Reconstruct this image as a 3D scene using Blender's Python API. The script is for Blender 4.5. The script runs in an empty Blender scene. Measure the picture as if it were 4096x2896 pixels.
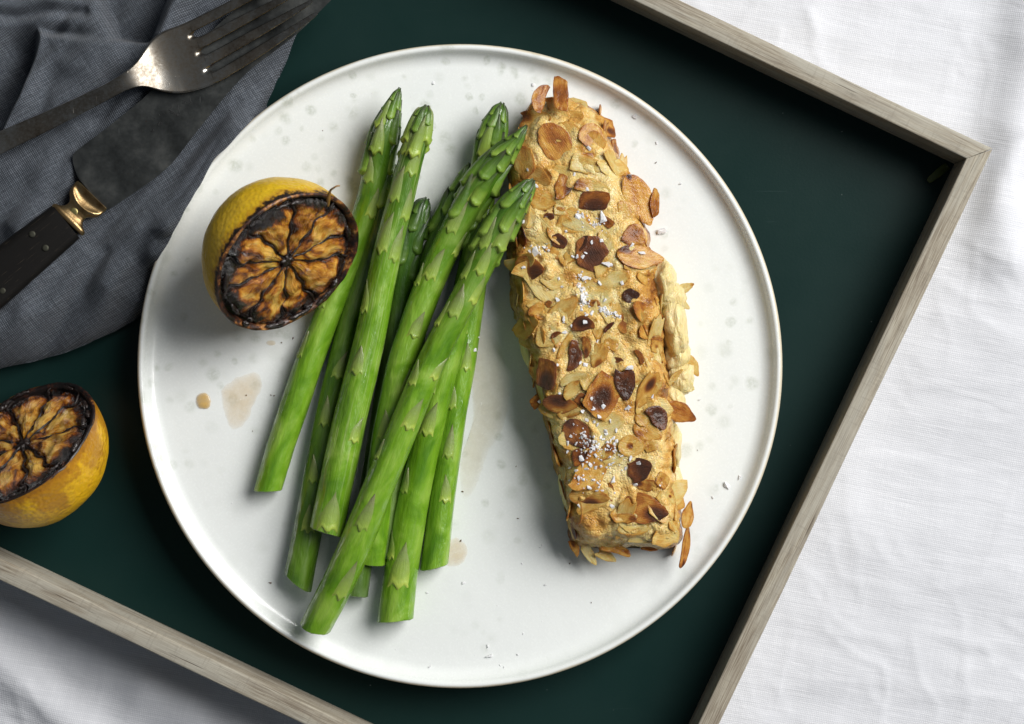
import bpy, math, random
import numpy as np
from mathutils import Vector, Matrix
from mathutils.bvhtree import BVHTree

random.seed(7)
RNG = np.random.default_rng(7)
SC = bpy.context.scene

# ------------------------------------------------------------------ camera
CAM_H = 1.0
LENS = 84.8
cd = bpy.data.cameras.new('camera')
cd.lens = LENS
cd.sensor_width = 36.0
cd.sensor_fit = 'HORIZONTAL'
cd.clip_start = 0.02
cd.clip_end = 50
cd.dof.use_dof = True
cd.dof.focus_distance = 0.962
cd.dof.aperture_fstop = 11
cam = bpy.data.objects.new('camera', cd)
SC.collection.objects.link(cam)
cam.location = (0, 0, CAM_H)
cam.rotation_euler = (0, 0, 0)
SC.camera = cam

# ------------------------------------------------------------------ light
wd = bpy.data.worlds.new('World')
SC.world = wd
wd.use_nodes = True
bg = wd.node_tree.nodes['Background']
bg.inputs[0].default_value = (0.75, 0.86, 1.0, 1)
bg.inputs[1].default_value = 0.10

LIGHT_AZ, LIGHT_EL, LIGHT_D = 31.0, 45.0, 2.2
ld = bpy.data.lights.new('window_light', 'AREA')
ld.shape = 'RECTANGLE'
ld.size = 1.45
ld.size_y = 1.35
ld.energy = 77
ld.color = (1.0, 0.985, 0.965)
lo = bpy.data.objects.new('window_light', ld)
SC.collection.objects.link(lo)
_az, _el = math.radians(LIGHT_AZ), math.radians(LIGHT_EL)
_ldir = Vector((math.cos(_az) * math.cos(_el), math.sin(_az) * math.cos(_el), math.sin(_el)))
lo.location = _ldir * LIGHT_D
lo.rotation_euler = _ldir.to_track_quat('Z', 'Y').to_euler()

SC.view_settings.view_transform = 'Standard'
SC.view_settings.look = 'None'
SC.view_settings.exposure = 0.0
SC.view_settings.gamma = 1.0
SC.view_settings.use_curve_mapping = False
SC.render.engine = 'CYCLES'
SC.cycles.use_denoising = True
SC.cycles.max_bounces = 10
SC.cycles.diffuse_bounces = 4
SC.cycles.glossy_bounces = 4
SC.cycles.transmission_bounces = 6
SC.cycles.transparent_max_bounces = 12
SC.cycles.sample_clamp_indirect = 6

# ------------------------------------------------------------------ helpers
Q = 4096 / 2296.0            # overview pixels to photograph pixels
TRAY_Z, PLATE_Z, RIM_Z, RAIL_Z = 0.008, 0.0245, 0.030, 0.035


def pxs(z):
    """metres per photograph pixel at height z"""
    return (CAM_H - z) * 36.0 / LENS / 4096.0


def P(px, py, z):
    s = pxs(z)
    return np.array([(px - 2048) * s, (1448 - py) * s, z])


def PF(x, y, z):
    return P(x * Q, y * Q, z)


_perm = RNG.permutation(256)
_perm = np.concatenate([_perm, _perm, _perm])
_grad = RNG.normal(size=(256, 3))
_grad /= np.linalg.norm(_grad, axis=1)[:, None]


def noise(p, seed=0):
    p = np.asarray(p, float) + seed * 17.31
    i = np.floor(p).astype(int)
    f = p - i
    u = f * f * f * (f * (f * 6 - 15) + 10)
    out = 0
    for dx in (0, 1):
        for dy in (0, 1):
            for dz in (0, 1):
                h = _perm[_perm[_perm[(i[..., 0] + dx) & 255] + ((i[..., 1] + dy) & 255)] + ((i[..., 2] + dz) & 255)]
                g = _grad[h]
                d = g[..., 0] * (f[..., 0] - dx) + g[..., 1] * (f[..., 1] - dy) + g[..., 2] * (f[..., 2] - dz)
                w = (u[..., 0] if dx else 1 - u[..., 0]) * (u[..., 1] if dy else 1 - u[..., 1]) * (u[..., 2] if dz else 1 - u[..., 2])
                out = out + d * w
    return out * 1.6


def fbm(p, oct=4, seed=0, gain=0.5):
    p = np.asarray(p, float)
    a, s, o = 1.0, 0.0, 0
    for k in range(oct):
        o = o + a * noise(p * (2.03 ** k), seed + k * 3)
        s += a
        a *= gain
    return o / s


def sstep(a, b, x):
    t = np.clip((np.asarray(x, float) - a) / (b - a), 0, 1)
    return t * t * (3 - 2 * t)


def interp(x, xs, ys):
    return np.interp(x, xs, ys)


def spline(pts, n):
    """Catmull-Rom through pts, resampled evenly to n points"""
    p = np.asarray(pts, float)
    p = np.vstack([2 * p[0] - p[1], p, 2 * p[-1] - p[-2]])
    out = []
    for i in range(1, len(p) - 2):
        for t in np.linspace(0, 1, 24, endpoint=False):
            a, b, c, d = p[i - 1], p[i], p[i + 1], p[i + 2]
            out.append(0.5 * (2 * b + (c - a) * t + (2 * a - 5 * b + 4 * c - d) * t * t + (3 * b - a - 3 * c + d) * t ** 3))
    out.append(p[-2])
    out = np.array(out)
    L = np.concatenate([[0], np.cumsum(np.linalg.norm(np.diff(out, axis=0), axis=1))])
    s = np.linspace(0, L[-1], n)
    return np.stack([np.interp(s, L, out[:, k]) for k in range(out.shape[1])], 1)


def seg_dist(x, y, pl):
    """distance to an open polyline"""
    d = np.full(np.shape(x), 1e9)
    for (ax, ay), (bx, by) in zip(pl[:-1], pl[1:]):
        vx, vy = bx - ax, by - ay
        t = np.clip(((x - ax) * vx + (y - ay) * vy) / (vx * vx + vy * vy + 1e-12), 0, 1)
        d = np.minimum(d, np.hypot(x - ax - t * vx, y - ay - t * vy))
    return d


def inside(x, y, poly):
    r = np.zeros(np.shape(x), bool)
    n = len(poly)
    for i in range(n):
        ax, ay = poly[i]
        bx, by = poly[(i + 1) % n]
        c = ((ay > y) != (by > y)) & (x < (bx - ax) * (y - ay) / ((by - ay) if by != ay else 1e-9) + ax)
        r ^= c
    return r


def sdf(x, y, poly):
    d = seg_dist(x, y, list(poly) + [poly[0]])
    return np.where(inside(x, y, poly), d, -d)


WLOC = {}


def empty(name, loc, label, cat, group=None):
    o = bpy.data.objects.new(name, None)
    o.empty_display_size = 0.01
    o.location = loc
    SC.collection.objects.link(o)
    WLOC[o] = np.array(loc, float)
    tag(o, label, cat, group)
    return o


def tag(o, label, cat, group=None, kind=None):
    o['label'] = label
    o['category'] = cat
    if group:
        o['group'] = group
    if kind:
        o['kind'] = kind


def mk(name, V, F, mat, parent=None, sharp=None, attrs=None, base=None, rotz=None, smooth=True):
    """one mesh object; V in world space. base: own origin. rotz: own rotation about z (mesh is turned back)"""
    V = np.asarray(V, float)
    pl = WLOC[parent] if parent is not None else np.zeros(3)
    org = np.array(base, float) if base is not None else (pl if parent is not None else V.mean(0))
    W = V - org
    if rotz:
        c, s = math.cos(-rotz), math.sin(-rotz)
        W = np.stack([W[:, 0] * c - W[:, 1] * s, W[:, 0] * s + W[:, 1] * c, W[:, 2]], 1)
    F = [tuple(map(int, f)) for f in F]
    # faces look outward (closed shapes) or upward (sheets)
    T4 = np.array([f[:3] for f in F] + [(f[0], f[2], f[3]) for f in F if len(f) == 4])
    A_, B_, C_ = (V[T4[:, k]] - V.mean(0) for k in range(3))
    cr = np.cross(B_ - A_, C_ - A_)
    test = (cr[:, 2].sum() if name in ('tablecloth', 'linen_napkin', 'membrane', 'flesh_segment', 'pith_ring', 'core', 'juice_drop', 'juice_puddle') else (A_ * cr).sum())
    if test < 0:
        F = [f[::-1] for f in F]
    me = bpy.data.meshes.new(name)
    me.from_pydata(W.tolist(), [], F)
    if smooth:
        me.polygons.foreach_set('use_smooth', [True] * len(me.polygons))
    if sharp is not None:
        me.set_sharp_from_angle(angle=math.radians(sharp))
    for k, a in (attrs or {}).items():
        a = np.asarray(a, float)
        if a.ndim == 1:
            at = me.attributes.new(k, 'FLOAT', 'POINT')
            at.data.foreach_set('value', a.astype(np.float32))
        else:
            at = me.attributes.new(k, 'FLOAT_VECTOR', 'POINT')
            at.data.foreach_set('vector', a.astype(np.float32).ravel())
    me.materials.append(mat)
    me.update()
    o = bpy.data.objects.new(name, me)
    SC.collection.objects.link(o)
    o.location = org - pl
    if rotz:
        o.rotation_euler = (0, 0, rotz)
    if parent is not None:
        o.parent = parent
    WLOC[o] = org
    return o


def grid_faces(nu, nv, closed_v=False, off=0):
    F = []
    for i in range(nu - 1):
        for j in range(nv if closed_v else nv - 1):
            a = off + i * nv + j
            b = off + i * nv + (j + 1) % nv
            F.append((a, b, b + nv, a + nv))
    return F


def frames(path, up=(0, 0, 1)):
    T = np.gradient(path, axis=0)
    T /= np.linalg.norm(T, axis=1)[:, None]
    N = np.zeros_like(T)
    u = np.array(up, float)
    n = u - T[0] * (u @ T[0])
    n /= np.linalg.norm(n)
    for i in range(len(T)):
        n = n - T[i] * (n @ T[i])
        n /= np.linalg.norm(n)
        N[i] = n
    return T, N, np.cross(T, N)


def tube(path, r, seg=12, up=(0, 0, 1), cap=True):
    path = np.asarray(path, float)
    r = np.broadcast_to(np.asarray(r, float), (len(path),))
    T, N, B = frames(path, up)
    a = np.linspace(0, 2 * math.pi, seg, endpoint=False)
    V = path[:, None] + r[:, None, None] * (np.cos(a)[None, :, None] * N[:, None] + np.sin(a)[None, :, None] * B[:, None])
    V = V.reshape(-1, 3)
    F = grid_faces(len(path), seg, True)
    if cap:
        F.append(tuple(range(seg))[::-1])
        F.append(tuple(range((len(path) - 1) * seg, len(path) * seg)))
    return V, F


def loft(sections, cap=True):
    """sections: n x m x 3 closed rings"""
    S = np.asarray(sections, float)
    n, m = S.shape[:2]
    F = grid_faces(n, m, True)
    if cap:
        F.append(tuple(range(m))[::-1])
        F.append(tuple(range((n - 1) * m, n * m)))
    return S.reshape(-1, 3), F


def rrect(hw, ht, rad, n=6):
    """rounded rectangle ring (u, v) anticlockwise"""
    rad = min(rad, hw * 0.999, ht * 0.999)
    pts = []
    for cx, cy, a0 in ((hw - rad, ht - rad, 0), (-hw + rad, ht - rad, 90), (-hw + rad, -ht + rad, 180), (hw - rad, -ht + rad, 270)):
        for k in range(n):
            a = math.radians(a0 + 90 * k / (n - 1))
            pts.append((cx + rad * math.cos(a), cy + rad * math.sin(a)))
    return np.array(pts)


# ------------------------------------------------------------------ node helpers
class M:
    def __init__(s, name):
        s.m = bpy.data.materials.new(name)
        s.m.use_nodes = True
        s.t = s.m.node_tree
        s.b = s.t.nodes['Principled BSDF']

    def n(s, typ, props=None, **kw):
        nd = s.t.nodes.new('ShaderNode' + typ)
        for k, v in (props or {}).items():
            setattr(nd, k, v)
        for k, v in kw.items():
            s.set(nd, k.replace('_', ' '), v)
        return nd

    def set(s, nd, key, v):
        sock = nd.inputs[key] if not (isinstance(key, str) and key.isdigit()) else nd.inputs[int(key)]
        if isinstance(v, bpy.types.NodeSocket):
            s.t.links.new(v, sock)
        else:
            try:
                sock.default_value = v
            except Exception:
                sock.default_value = (*v, 1.0)

    def bs(s, **kw):
        for k, v in kw.items():
            s.set(s.b, k.replace('_', ' '), v)

    def obj(s):
        return s.n('TexCoord').outputs['Object']

    def mapping(s, vec, scale=(1, 1, 1), rot=(0, 0, 0), loc=(0, 0, 0)):
        return s.n('Mapping', Vector=vec, Scale=scale, Rotation=rot, Location=loc).outputs[0]

    def noise(s, vec, scale, detail=3, rough=0.55, dist=0.0):
        return s.n('TexNoise', Vector=vec, Scale=scale, Detail=detail, Roughness=rough, Distortion=dist).outputs['Fac']

    def math(s, op, a, b=0.0, c=0.0, clamp=False):
        nd = s.t.nodes.new('ShaderNodeMath')
        nd.operation = op
        nd.use_clamp = clamp
        for i, v in enumerate((a, b, c)):
            s.set(nd, str(i), v)
        return nd.outputs[0]

    def rng(s, v, a, b, c=0.0, d=1.0, smooth=True):
        nd = s.n('MapRange', {'interpolation_type': 'SMOOTHSTEP' if smooth else 'LINEAR', 'clamp': True})
        for i, x in enumerate((v, a, b, c, d)):
            s.set(nd, str(i), x)
        return nd.outputs[0]

    def ramp(s, fac, stops, mode='LINEAR'):
        nd = s.n('ValToRGB', Fac=fac)
        cr = nd.color_ramp
        cr.interpolation = mode
        while len(cr.elements) < len(stops):
            cr.elements.new(0.5)
        for e, (p, c) in zip(cr.elements, stops):
            e.position = p
            e.color = (*c, 1)
        return nd.outputs[0]

    def mix(s, fac, a, b, mode='MIX'):
        nd = s.n('Mix', {'data_type': 'RGBA', 'blend_type': mode})
        s.set(nd, '0', fac)
        s.set(nd, '6', a)
        s.set(nd, '7', b)
        return nd.outputs[2]

    def attr(s, name, kind='GEOMETRY', out='Fac'):
        return s.n('Attribute', {'attribute_type': kind, 'attribute_name': name}).outputs[out]

    def bump(s, h, dist, strength=1.0, normal=None):
        nd = s.n('Bump', Height=h, Distance=dist, Strength=strength)
        if normal is not None:
            s.set(nd, 'Normal', normal)
        return nd.outputs[0]


def sss(m, w, rad, scale):
    m.bs(Subsurface_Weight=w, Subsurface_Radius=rad, Subsurface_Scale=scale)


# ------------------------------------------------------------------ materials
def mat_cloth_white():
    m = M('white_linen')
    o = m.obj()
    r = m.mapping(o, rot=(0, 0, math.radians(11)))
    warp = m.n('TexNoise', Vector=r, Scale=90.0, Detail=2.0).outputs['Color']
    rr = m.n('VectorMath', {'operation': 'MULTIPLY_ADD'})
    m.set(rr, '0', warp); m.set(rr, '1', (0.0012, 0.0012, 0)); m.set(rr, '2', r)
    rr = rr.outputs[0]
    wx = m.n('TexWave', {'wave_type': 'BANDS', 'bands_direction': 'X'}, Vector=rr, Scale=420.0, Distortion=0.6, Detail=1.0).outputs['Fac']
    wy = m.n('TexWave', {'wave_type': 'BANDS', 'bands_direction': 'Y'}, Vector=rr, Scale=380.0, Distortion=0.6, Detail=1.0).outputs['Fac']
    weave = m.math('MULTIPLY', wx, wy)
    slub_x = m.noise(m.mapping(r, scale=(40, 900, 1)), 1.0, 2)
    slub_y = m.noise(m.mapping(r, scale=(900, 50, 1)), 1.0, 2)
    slub = m.math('ADD', m.math('MULTIPLY', slub_x, 0.65), m.math('MULTIPLY', slub_y, 0.35))
    h = m.math('ADD', m.math('MULTIPLY', weave, 0.5), slub)
    cr = m.noise(m.mapping(r, scale=(28, 110, 1)), 1.0, 5, 0.6, 0.6)
    nb = m.bump(cr, 0.0008, 0.6)
    nb = m.bump(h, 0.00022, 0.7, nb)
    col = m.mix(m.rng(h, 0.5, 1.2), (0.62, 0.63, 0.66), (0.81, 0.815, 0.84))
    m.bs(Base_Color=col, Roughness=0.95, Normal=nb, Specular_IOR_Level=0.15)
    m.bs(Sheen_Weight=0.1, Sheen_Roughness=0.5)
    return m.m


def mat_napkin():
    m = M('grey_linen')
    o = m.obj()
    r = m.mapping(m.attr('cloth_uv', out='Vector'), rot=(0, 0, math.radians(-32)))
    warp = m.n('TexNoise', Vector=r, Scale=120.0, Detail=2.0).outputs['Color']
    rr = m.n('VectorMath', {'operation': 'MULTIPLY_ADD'})
    m.set(rr, '0', warp); m.set(rr, '1', (0.001, 0.001, 0)); m.set(rr, '2', r)
    rr = rr.outputs[0]
    wx = m.n('TexWave', {'wave_type': 'BANDS', 'bands_direction': 'X'}, Vector=rr, Scale=400.0, Distortion=0.8, Detail=1.0).outputs['Fac']
    wy = m.n('TexWave', {'wave_type': 'BANDS', 'bands_direction': 'Y'}, Vector=rr, Scale=430.0, Distortion=0.8, Detail=1.0).outputs['Fac']
    weave = m.math('MULTIPLY', wx, wy)
    slx = m.noise(m.mapping(r, scale=(90, 1300, 1)), 1.0, 2)
    sly = m.noise(m.mapping(r, scale=(1300, 90, 1)), 1.0, 2)
    fl = m.math('MULTIPLY', m.math('ADD', slx, sly), 0.5)
    mel = m.noise(o, 1100.0, 2)
    h = m.math('ADD', m.math('MULTIPLY', weave, 0.8), fl)
    t = m.math('ADD', m.math('MULTIPLY', weave, 0.30), m.math('ADD', m.math('MULTIPLY', fl, 0.60), m.math('MULTIPLY', mel, 0.32)))
    col = m.ramp(t, [(0.25, (0.017, 0.020, 0.025)), (0.5, (0.066, 0.075, 0.089)), (0.85, (0.220, 0.242, 0.275))])
    soft = m.noise(o, 70.0, 4, 0.6)
    nb = m.bump(soft, 0.0009, 0.6)
    nb = m.bump(h, 0.0004, 1.0, nb)
    m.bs(Base_Color=col, Roughness=0.95, Normal=nb, Specular_IOR_Level=0.1, Sheen_Weight=0.12)
    return m.m


def mat_wood():
    m = M('weathered_grey_oak')
    o = m.obj()
    off = m.math('MULTIPLY', m.n('ObjectInfo').outputs['Random'], 30.0)
    cv = m.n('CombineXYZ', X=off, Y=off, Z=off).outputs[0]
    va = m.n('VectorMath', {'operation': 'ADD'})
    m.set(va, '0', o); m.set(va, '1', cv)
    o2 = va.outputs[0]
    broad = m.noise(m.mapping(o2, scale=(22, 300, 180)), 1.0, 5, 0.65, 1.6)
    fine = m.noise(m.mapping(o2, scale=(70, 2600, 1800)), 1.0, 3, 0.7)
    fig = m.noise(m.mapping(o2, scale=(9, 60, 60)), 1.0, 3, 0.5, 2.0)
    c1 = m.ramp(broad, [(0.22, (0.20, 0.170, 0.135)), (0.45, (0.335, 0.305, 0.25)), (0.62, (0.405, 0.380, 0.315)), (0.8, (0.35, 0.325, 0.265))])
    c2 = m.mix(m.rng(fine, 0.35, 0.62), (0.62, 0.56, 0.50), (1.08, 1.06, 1.02))
    col = m.mix(1.0, c1, c2, 'MULTIPLY')
    wash = m.mix(m.rng(fig, 0.42, 0.66, 0.0, 0.6), col, (0.42, 0.405, 0.345))
    crack = m.noise(m.mapping(o2, scale=(45, 1500, 900)), 1.0, 2, 0.5)
    col = m.mix(m.rng(crack, 0.30, 0.22, 0.0, 0.8), wash, (0.09, 0.055, 0.04))
    saw = m.noise(m.mapping(o2, scale=(1100, 90, 60)), 1.0, 2, 0.5)
    col = m.mix(m.rng(saw, 0.55, 0.72, 0, 0.30), col, (0.22, 0.195, 0.16))
    hh = m.math('ADD', m.math('MULTIPLY', fine, 0.6), m.rng(crack, 0.24, 0.34))
    m.bs(Base_Color=col, Roughness=0.75, Normal=m.bump(hh, 0.0003, 0.8), Specular_IOR_Level=0.25)
    return m.m


def mat_tray():
    m = M('dark_green_paint')
    o = m.obj()
    n1 = m.noise(o, 14.0, 4)
    n2 = m.noise(o, 900.0, 2)
    vo = m.n('TexVoronoi', {'feature': 'F1'}, Vector=o, Scale=330.0, Randomness=1.0)
    sp = m.math('MULTIPLY', m.rng(vo.outputs['Distance'], 0.11, 0.05), m.rng(m.n('SeparateColor', Color=vo.outputs['Color']).outputs[0], 0.972, 0.985))
    scr = m.noise(m.mapping(o, scale=(26, 1200, 1), rot=(0, 0, 0.5)), 1.0, 2, 0.5, 0.3)
    col = m.mix(n1, (0.0038, 0.0172, 0.0152), (0.0060, 0.0235, 0.0208))
    col = m.mix(m.rng(scr, 0.74, 0.80, 0, 0.25), col, (0.05, 0.08, 0.08))
    col = m.mix(m.math('MULTIPLY', sp, 0.7), col, (0.20, 0.24, 0.22))
    m.bs(Base_Color=col, Roughness=m.rng(n1, 0.3, 0.7, 0.34, 0.46), Specular_IOR_Level=0.14, Normal=m.bump(n2, 0.00005, 0.4))
    return m.m


def mat_plate():
    m = M('speckled_cream_glaze')
    o = m.obj()
    warp = m.n('TexNoise', Vector=o, Scale=180.0, Detail=3.0).outputs['Color']
    rr = m.n('VectorMath', {'operation': 'MULTIPLY_ADD'})
    m.set(rr, '0', warp); m.set(rr, '1', (0.0030, 0.0030, 0)); m.set(rr, '2', o)
    spots = None
    for sc, lo_, rad, seed in ((105.0, 0.10, 0.40, 0.0), (150.0, 0.25, 0.38, 3.7)):
        vv = m.mapping(rr.outputs[0], loc=(seed, seed * 1.7, 0))
        fl = m.n('VectorMath', {'operation': 'MULTIPLY'})
        m.set(fl, '0', vv); m.set(fl, '1', (1, 1, 0))
        vo = m.n('TexVoronoi', {'feature': 'F1'}, Vector=fl.outputs[0], Scale=sc, Randomness=0.9)
        pr = m.n('SeparateColor', Color=vo.outputs['Color'])
        d = m.rng(vo.outputs['Distance'], m.math('ADD', m.math('MULTIPLY', pr.outputs[1], rad * 0.50), rad * 0.70), rad * 0.36)
        s = m.math('MULTIPLY', d, m.rng(pr.outputs[0], lo_, lo_ + 0.5))
        spots = s if spots is None else m.math('MAXIMUM', spots, s)
    tex = m.noise(o, 900.0, 3)
    sxy = m.n('SeparateXYZ', Vector=o)
    side = m.math('MULTIPLY', m.math('SUBTRACT', sxy.outputs[1], sxy.outputs[0]), 1.3)
    area = m.rng(m.math('ADD', m.noise(o, 14.0, 2), side), 0.32, 0.66, 0.12, 1.0)
    f = m.math('MULTIPLY', m.math('MULTIPLY', spots, area), m.rng(tex, 0.25, 0.8, 0.15, 0.95))
    base = m.mix(m.noise(o, 25.0, 3), (0.775, 0.800, 0.780), (0.805, 0.828, 0.808))
    col = m.mix(f, base, (0.50, 0.535, 0.47))
    fs = m.n('TexVoronoi', {'feature': 'F1'}, Vector=o, Scale=120.0)
    spk = m.math('MULTIPLY', m.rng(fs.outputs['Distance'], 0.05, 0.03), m.rng(m.n('SeparateColor', Color=fs.outputs['Color']).outputs[1], 0.94, 0.95))
    col = m.mix(m.math('MULTIPLY', spk, 0.8), col, (0.12, 0.09, 0.06))
    ln = m.n('VectorMath', {'operation': 'LENGTH'})
    fl = m.n('VectorMath', {'operation': 'MULTIPLY'})
    m.set(fl, '0', o); m.set(fl, '1', (1, 1, 0))
    m.set(ln, '0', fl.outputs[0])
    rim = m.rng(m.math('ADD', ln.outputs['Value'], m.math('MULTIPLY', m.noise(o, 60.0, 3), 0.0012)), 0.1290, 0.1301)
    col = m.mix(m.math('MULTIPLY', rim, 0.75), col, (0.60, 0.50, 0.32))
    m.bs(Base_Color=col, Roughness=m.rng(tex, 0.3, 0.7, 0.20, 0.30), Specular_IOR_Level=0.45, Normal=m.bump(m.noise(o, 130.0, 3), 0.00022, 0.5))
    m.bs(Coat_Weight=0.25, Coat_Roughness=0.08)
    return m.m


def mat_fork():
    m = M('tarnished_silver')
    o = m.obj()
    n1 = m.noise(o, 90.0, 6, 0.65)
    n2 = m.noise(o, 800.0, 4, 0.6)
    s1 = m.noise(m.mapping(o, scale=(1600, 70, 500), rot=(0, 0, 0.9)), 1.0, 2)
    s2 = m.noise(m.mapping(o, scale=(60, 1700, 500), rot=(0, 0, -0.3)), 1.0, 2)
    dirt = m.math('ADD', m.math('MULTIPLY', n1, 0.7), m.math('MULTIPLY', n2, 0.35))
    col = m.ramp(dirt, [(0.34, (0.075, 0.060, 0.045)), (0.5, (0.20, 0.178, 0.148)), (0.66, (0.43, 0.405, 0.36))])
    scr = m.math('MAXIMUM', m.rng(s1, 0.72, 0.78), m.rng(s2, 0.72, 0.78))
    col = m.mix(m.math('MULTIPLY', scr, 0.6), col, (0.75, 0.71, 0.62))
    h = m.math('ADD', m.math('MULTIPLY', n2, 0.4), m.math('MULTIPLY', scr, -0.8))
    m.bs(Base_Color=col, Metallic=1.0, Roughness=m.rng(dirt, 0.35, 0.7, 0.40, 0.24), Normal=m.bump(h, 0.00005, 0.6))
    return m.m


def mat_blade():
    m = M('carbon_steel')
    o = m.obj()
    n1 = m.noise(o, 60.0, 6, 0.65)
    n2 = m.noise(o, 700.0, 4, 0.65)
    mixn = m.math('ADD', m.math('MULTIPLY', n1, 0.88), m.math('MULTIPLY', n2, 0.12))
    col = m.ramp(mixn, [(0.32, (0.032, 0.034, 0.033)), (0.5, (0.062, 0.066, 0.064)), (0.70, (0.115, 0.118, 0.112))])
    rust = m.noise(o, 170.0, 3)
    col = m.mix(m.rng(rust, 0.70, 0.78, 0, 0.8), col, (0.06, 0.022, 0.010))
    s1 = m.noise(m.mapping(o, scale=(1500, 90, 500), rot=(0, 0, 0.4)), 1.0, 2)
    scr = m.rng(s1, 0.74, 0.79)
    col = m.mix(m.math('MULTIPLY', scr, 0.5), col, (0.36, 0.37, 0.36))
    m.bs(Base_Color=col, Metallic=0.8, Roughness=m.rng(n1, 0.3, 0.7, 0.32, 0.48), Normal=m.bump(n2, 0.00003, 0.4))
    return m.m


def mat_brass():
    m = M('aged_brass')
    o = m.obj()
    n1 = m.noise(o, 200.0, 5, 0.65)
    n2 = m.noise(o, 1500.0, 3)
    col = m.ramp(n1, [(0.35, (0.17, 0.105, 0.045)), (0.55, (0.36, 0.245, 0.115)), (0.75, (0.52, 0.39, 0.21))])
    m.bs(Base_Color=col, Metallic=1.0, Roughness=m.rng(n1, 0.3, 0.7, 0.48, 0.30), Normal=m.bump(n2, 0.00008, 0.7))
    return m.m


def mat_ebony():
    m = M('black_wood')
    o = m.obj()
    g = m.noise(m.mapping(o, scale=(90, 2200, 1500), rot=(0, 0, math.radians(0))), 1.0, 3, 0.6)
    n1 = m.noise(o, 80.0, 4)
    col = m.mix(n1, (0.004, 0.0037, 0.0035), (0.010, 0.009, 0.008))
    col = m.mix(m.rng(g, 0.62, 0.76, 0, 0.6), col, (0.10, 0.078, 0.055))
    m.bs(Base_Color=col, Roughness=0.6, Normal=m.bump(g, 0.00025, 0.7), Specular_IOR_Level=0.15)
    return m.m


def mat_plain(name, col, rough, metallic=0.0, bump=0.0, scale=500.0):
    m = M(name)
    o = m.obj()
    n = m.noise(o, scale, 4, 0.6)
    c = m.mix(n, tuple(x * 0.65 for x in col), tuple(min(1, x * 1.3) for x in col))
    m.bs(Base_Color=c, Roughness=rough, Metallic=metallic)
    if bump:
        m.bs(Normal=m.bump(n, bump, 0.8))
    return m.m


def mat_rind(seed, scorch=0.0):
    m = M('lemon_rind')
    o = m.obj()
    ed = m.attr('rimdist')                       # 0 at the cut rim, 1 at the far end
    n1 = m.noise(m.mapping(o, loc=(seed, 0, 0)), 60.0, 5, 0.6)
    n2 = m.noise(m.mapping(o, loc=(seed, 0, 0)), 420.0, 3, 0.6)
    por = m.n('TexVoronoi', {'feature': 'SMOOTH_F1'}, Vector=o, Scale=640.0).outputs['Distance']
    col = m.mix(n1, (0.62, 0.37, 0.008), (0.72, 0.48, 0.014))
    col = m.mix(m.rng(n2, 0.52, 0.75, 0, 0.30), col, (0.52, 0.26, 0.006))
    # scorched irregular border along the cut
    cw = m.math('MULTIPLY', m.math('SUBTRACT', n1, 0.46), 0.26)
    cw = m.math('ADD', cw, m.math('MULTIPLY', m.math('SUBTRACT', n2, 0.5), 0.12))
    ch = m.rng(m.math('SUBTRACT', ed, cw), 0.030, 0.0)
    tan = m.rng(m.math('SUBTRACT', ed, cw), 0.085, 0.01, 0, 0.7)
    col = m.mix(tan, col, (0.34, 0.13, 0.012))
    col = m.mix(ch, col, (0.012, 0.006, 0.004))
    if scorch:
        big = m.noise(m.mapping(o, loc=(seed, 2, 1)), 75.0, 5, 0.65)
        col = m.mix(m.rng(m.math('SUBTRACT', big, m.math('MULTIPLY', ed, 0.55)), 0.30, 0.44, 0, scorch), col, (0.20, 0.075, 0.012))
        col = m.mix(0.35, col, (0.60, 0.27, 0.006))
    fr = m.noise(m.mapping(o, loc=(seed * 2, 1, 0)), 1000.0, 1)
    col = m.mix(m.rng(fr, 0.80, 0.84, 0, 0.7), col, (0.08, 0.05, 0.01))
    m.bs(Base_Color=col, Roughness=m.rng(n2, 0.3, 0.7, 0.30, 0.42), Specular_IOR_Level=0.45)
    nb = m.bump(n1, 0.0012, 0.5)
    m.bs(Normal=m.bump(por, 0.00042, 0.7, nb))
    sss(m, 0.12, (1.0, 0.6, 0.1), 0.002)
    return m.m


def mat_pith(dark):
    m = M('charred_pith')
    o = m.obj()
    n1 = m.noise(o, 150.0, 5, 0.65)
    n2 = m.noise(o, 700.0, 4, 0.65)
    t = m.math('ADD', m.math('MULTIPLY', n1, 0.75), m.math('MULTIPLY', n2, 0.3))
    a = 0.52 + dark
    col = m.ramp(t, [(a - 0.06, (0.008, 0.004, 0.003)), (a + 0.03, (0.07, 0.020, 0.008)), (a + 0.10, (0.36, 0.15, 0.035)), (a + 0.18, (0.60, 0.34, 0.10))])
    m.bs(Base_Color=col, Roughness=0.42, Normal=m.bump(t, 0.0012, 1.0), Coat_Weight=0.3, Coat_Roughness=0.2)
    return m.m


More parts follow.
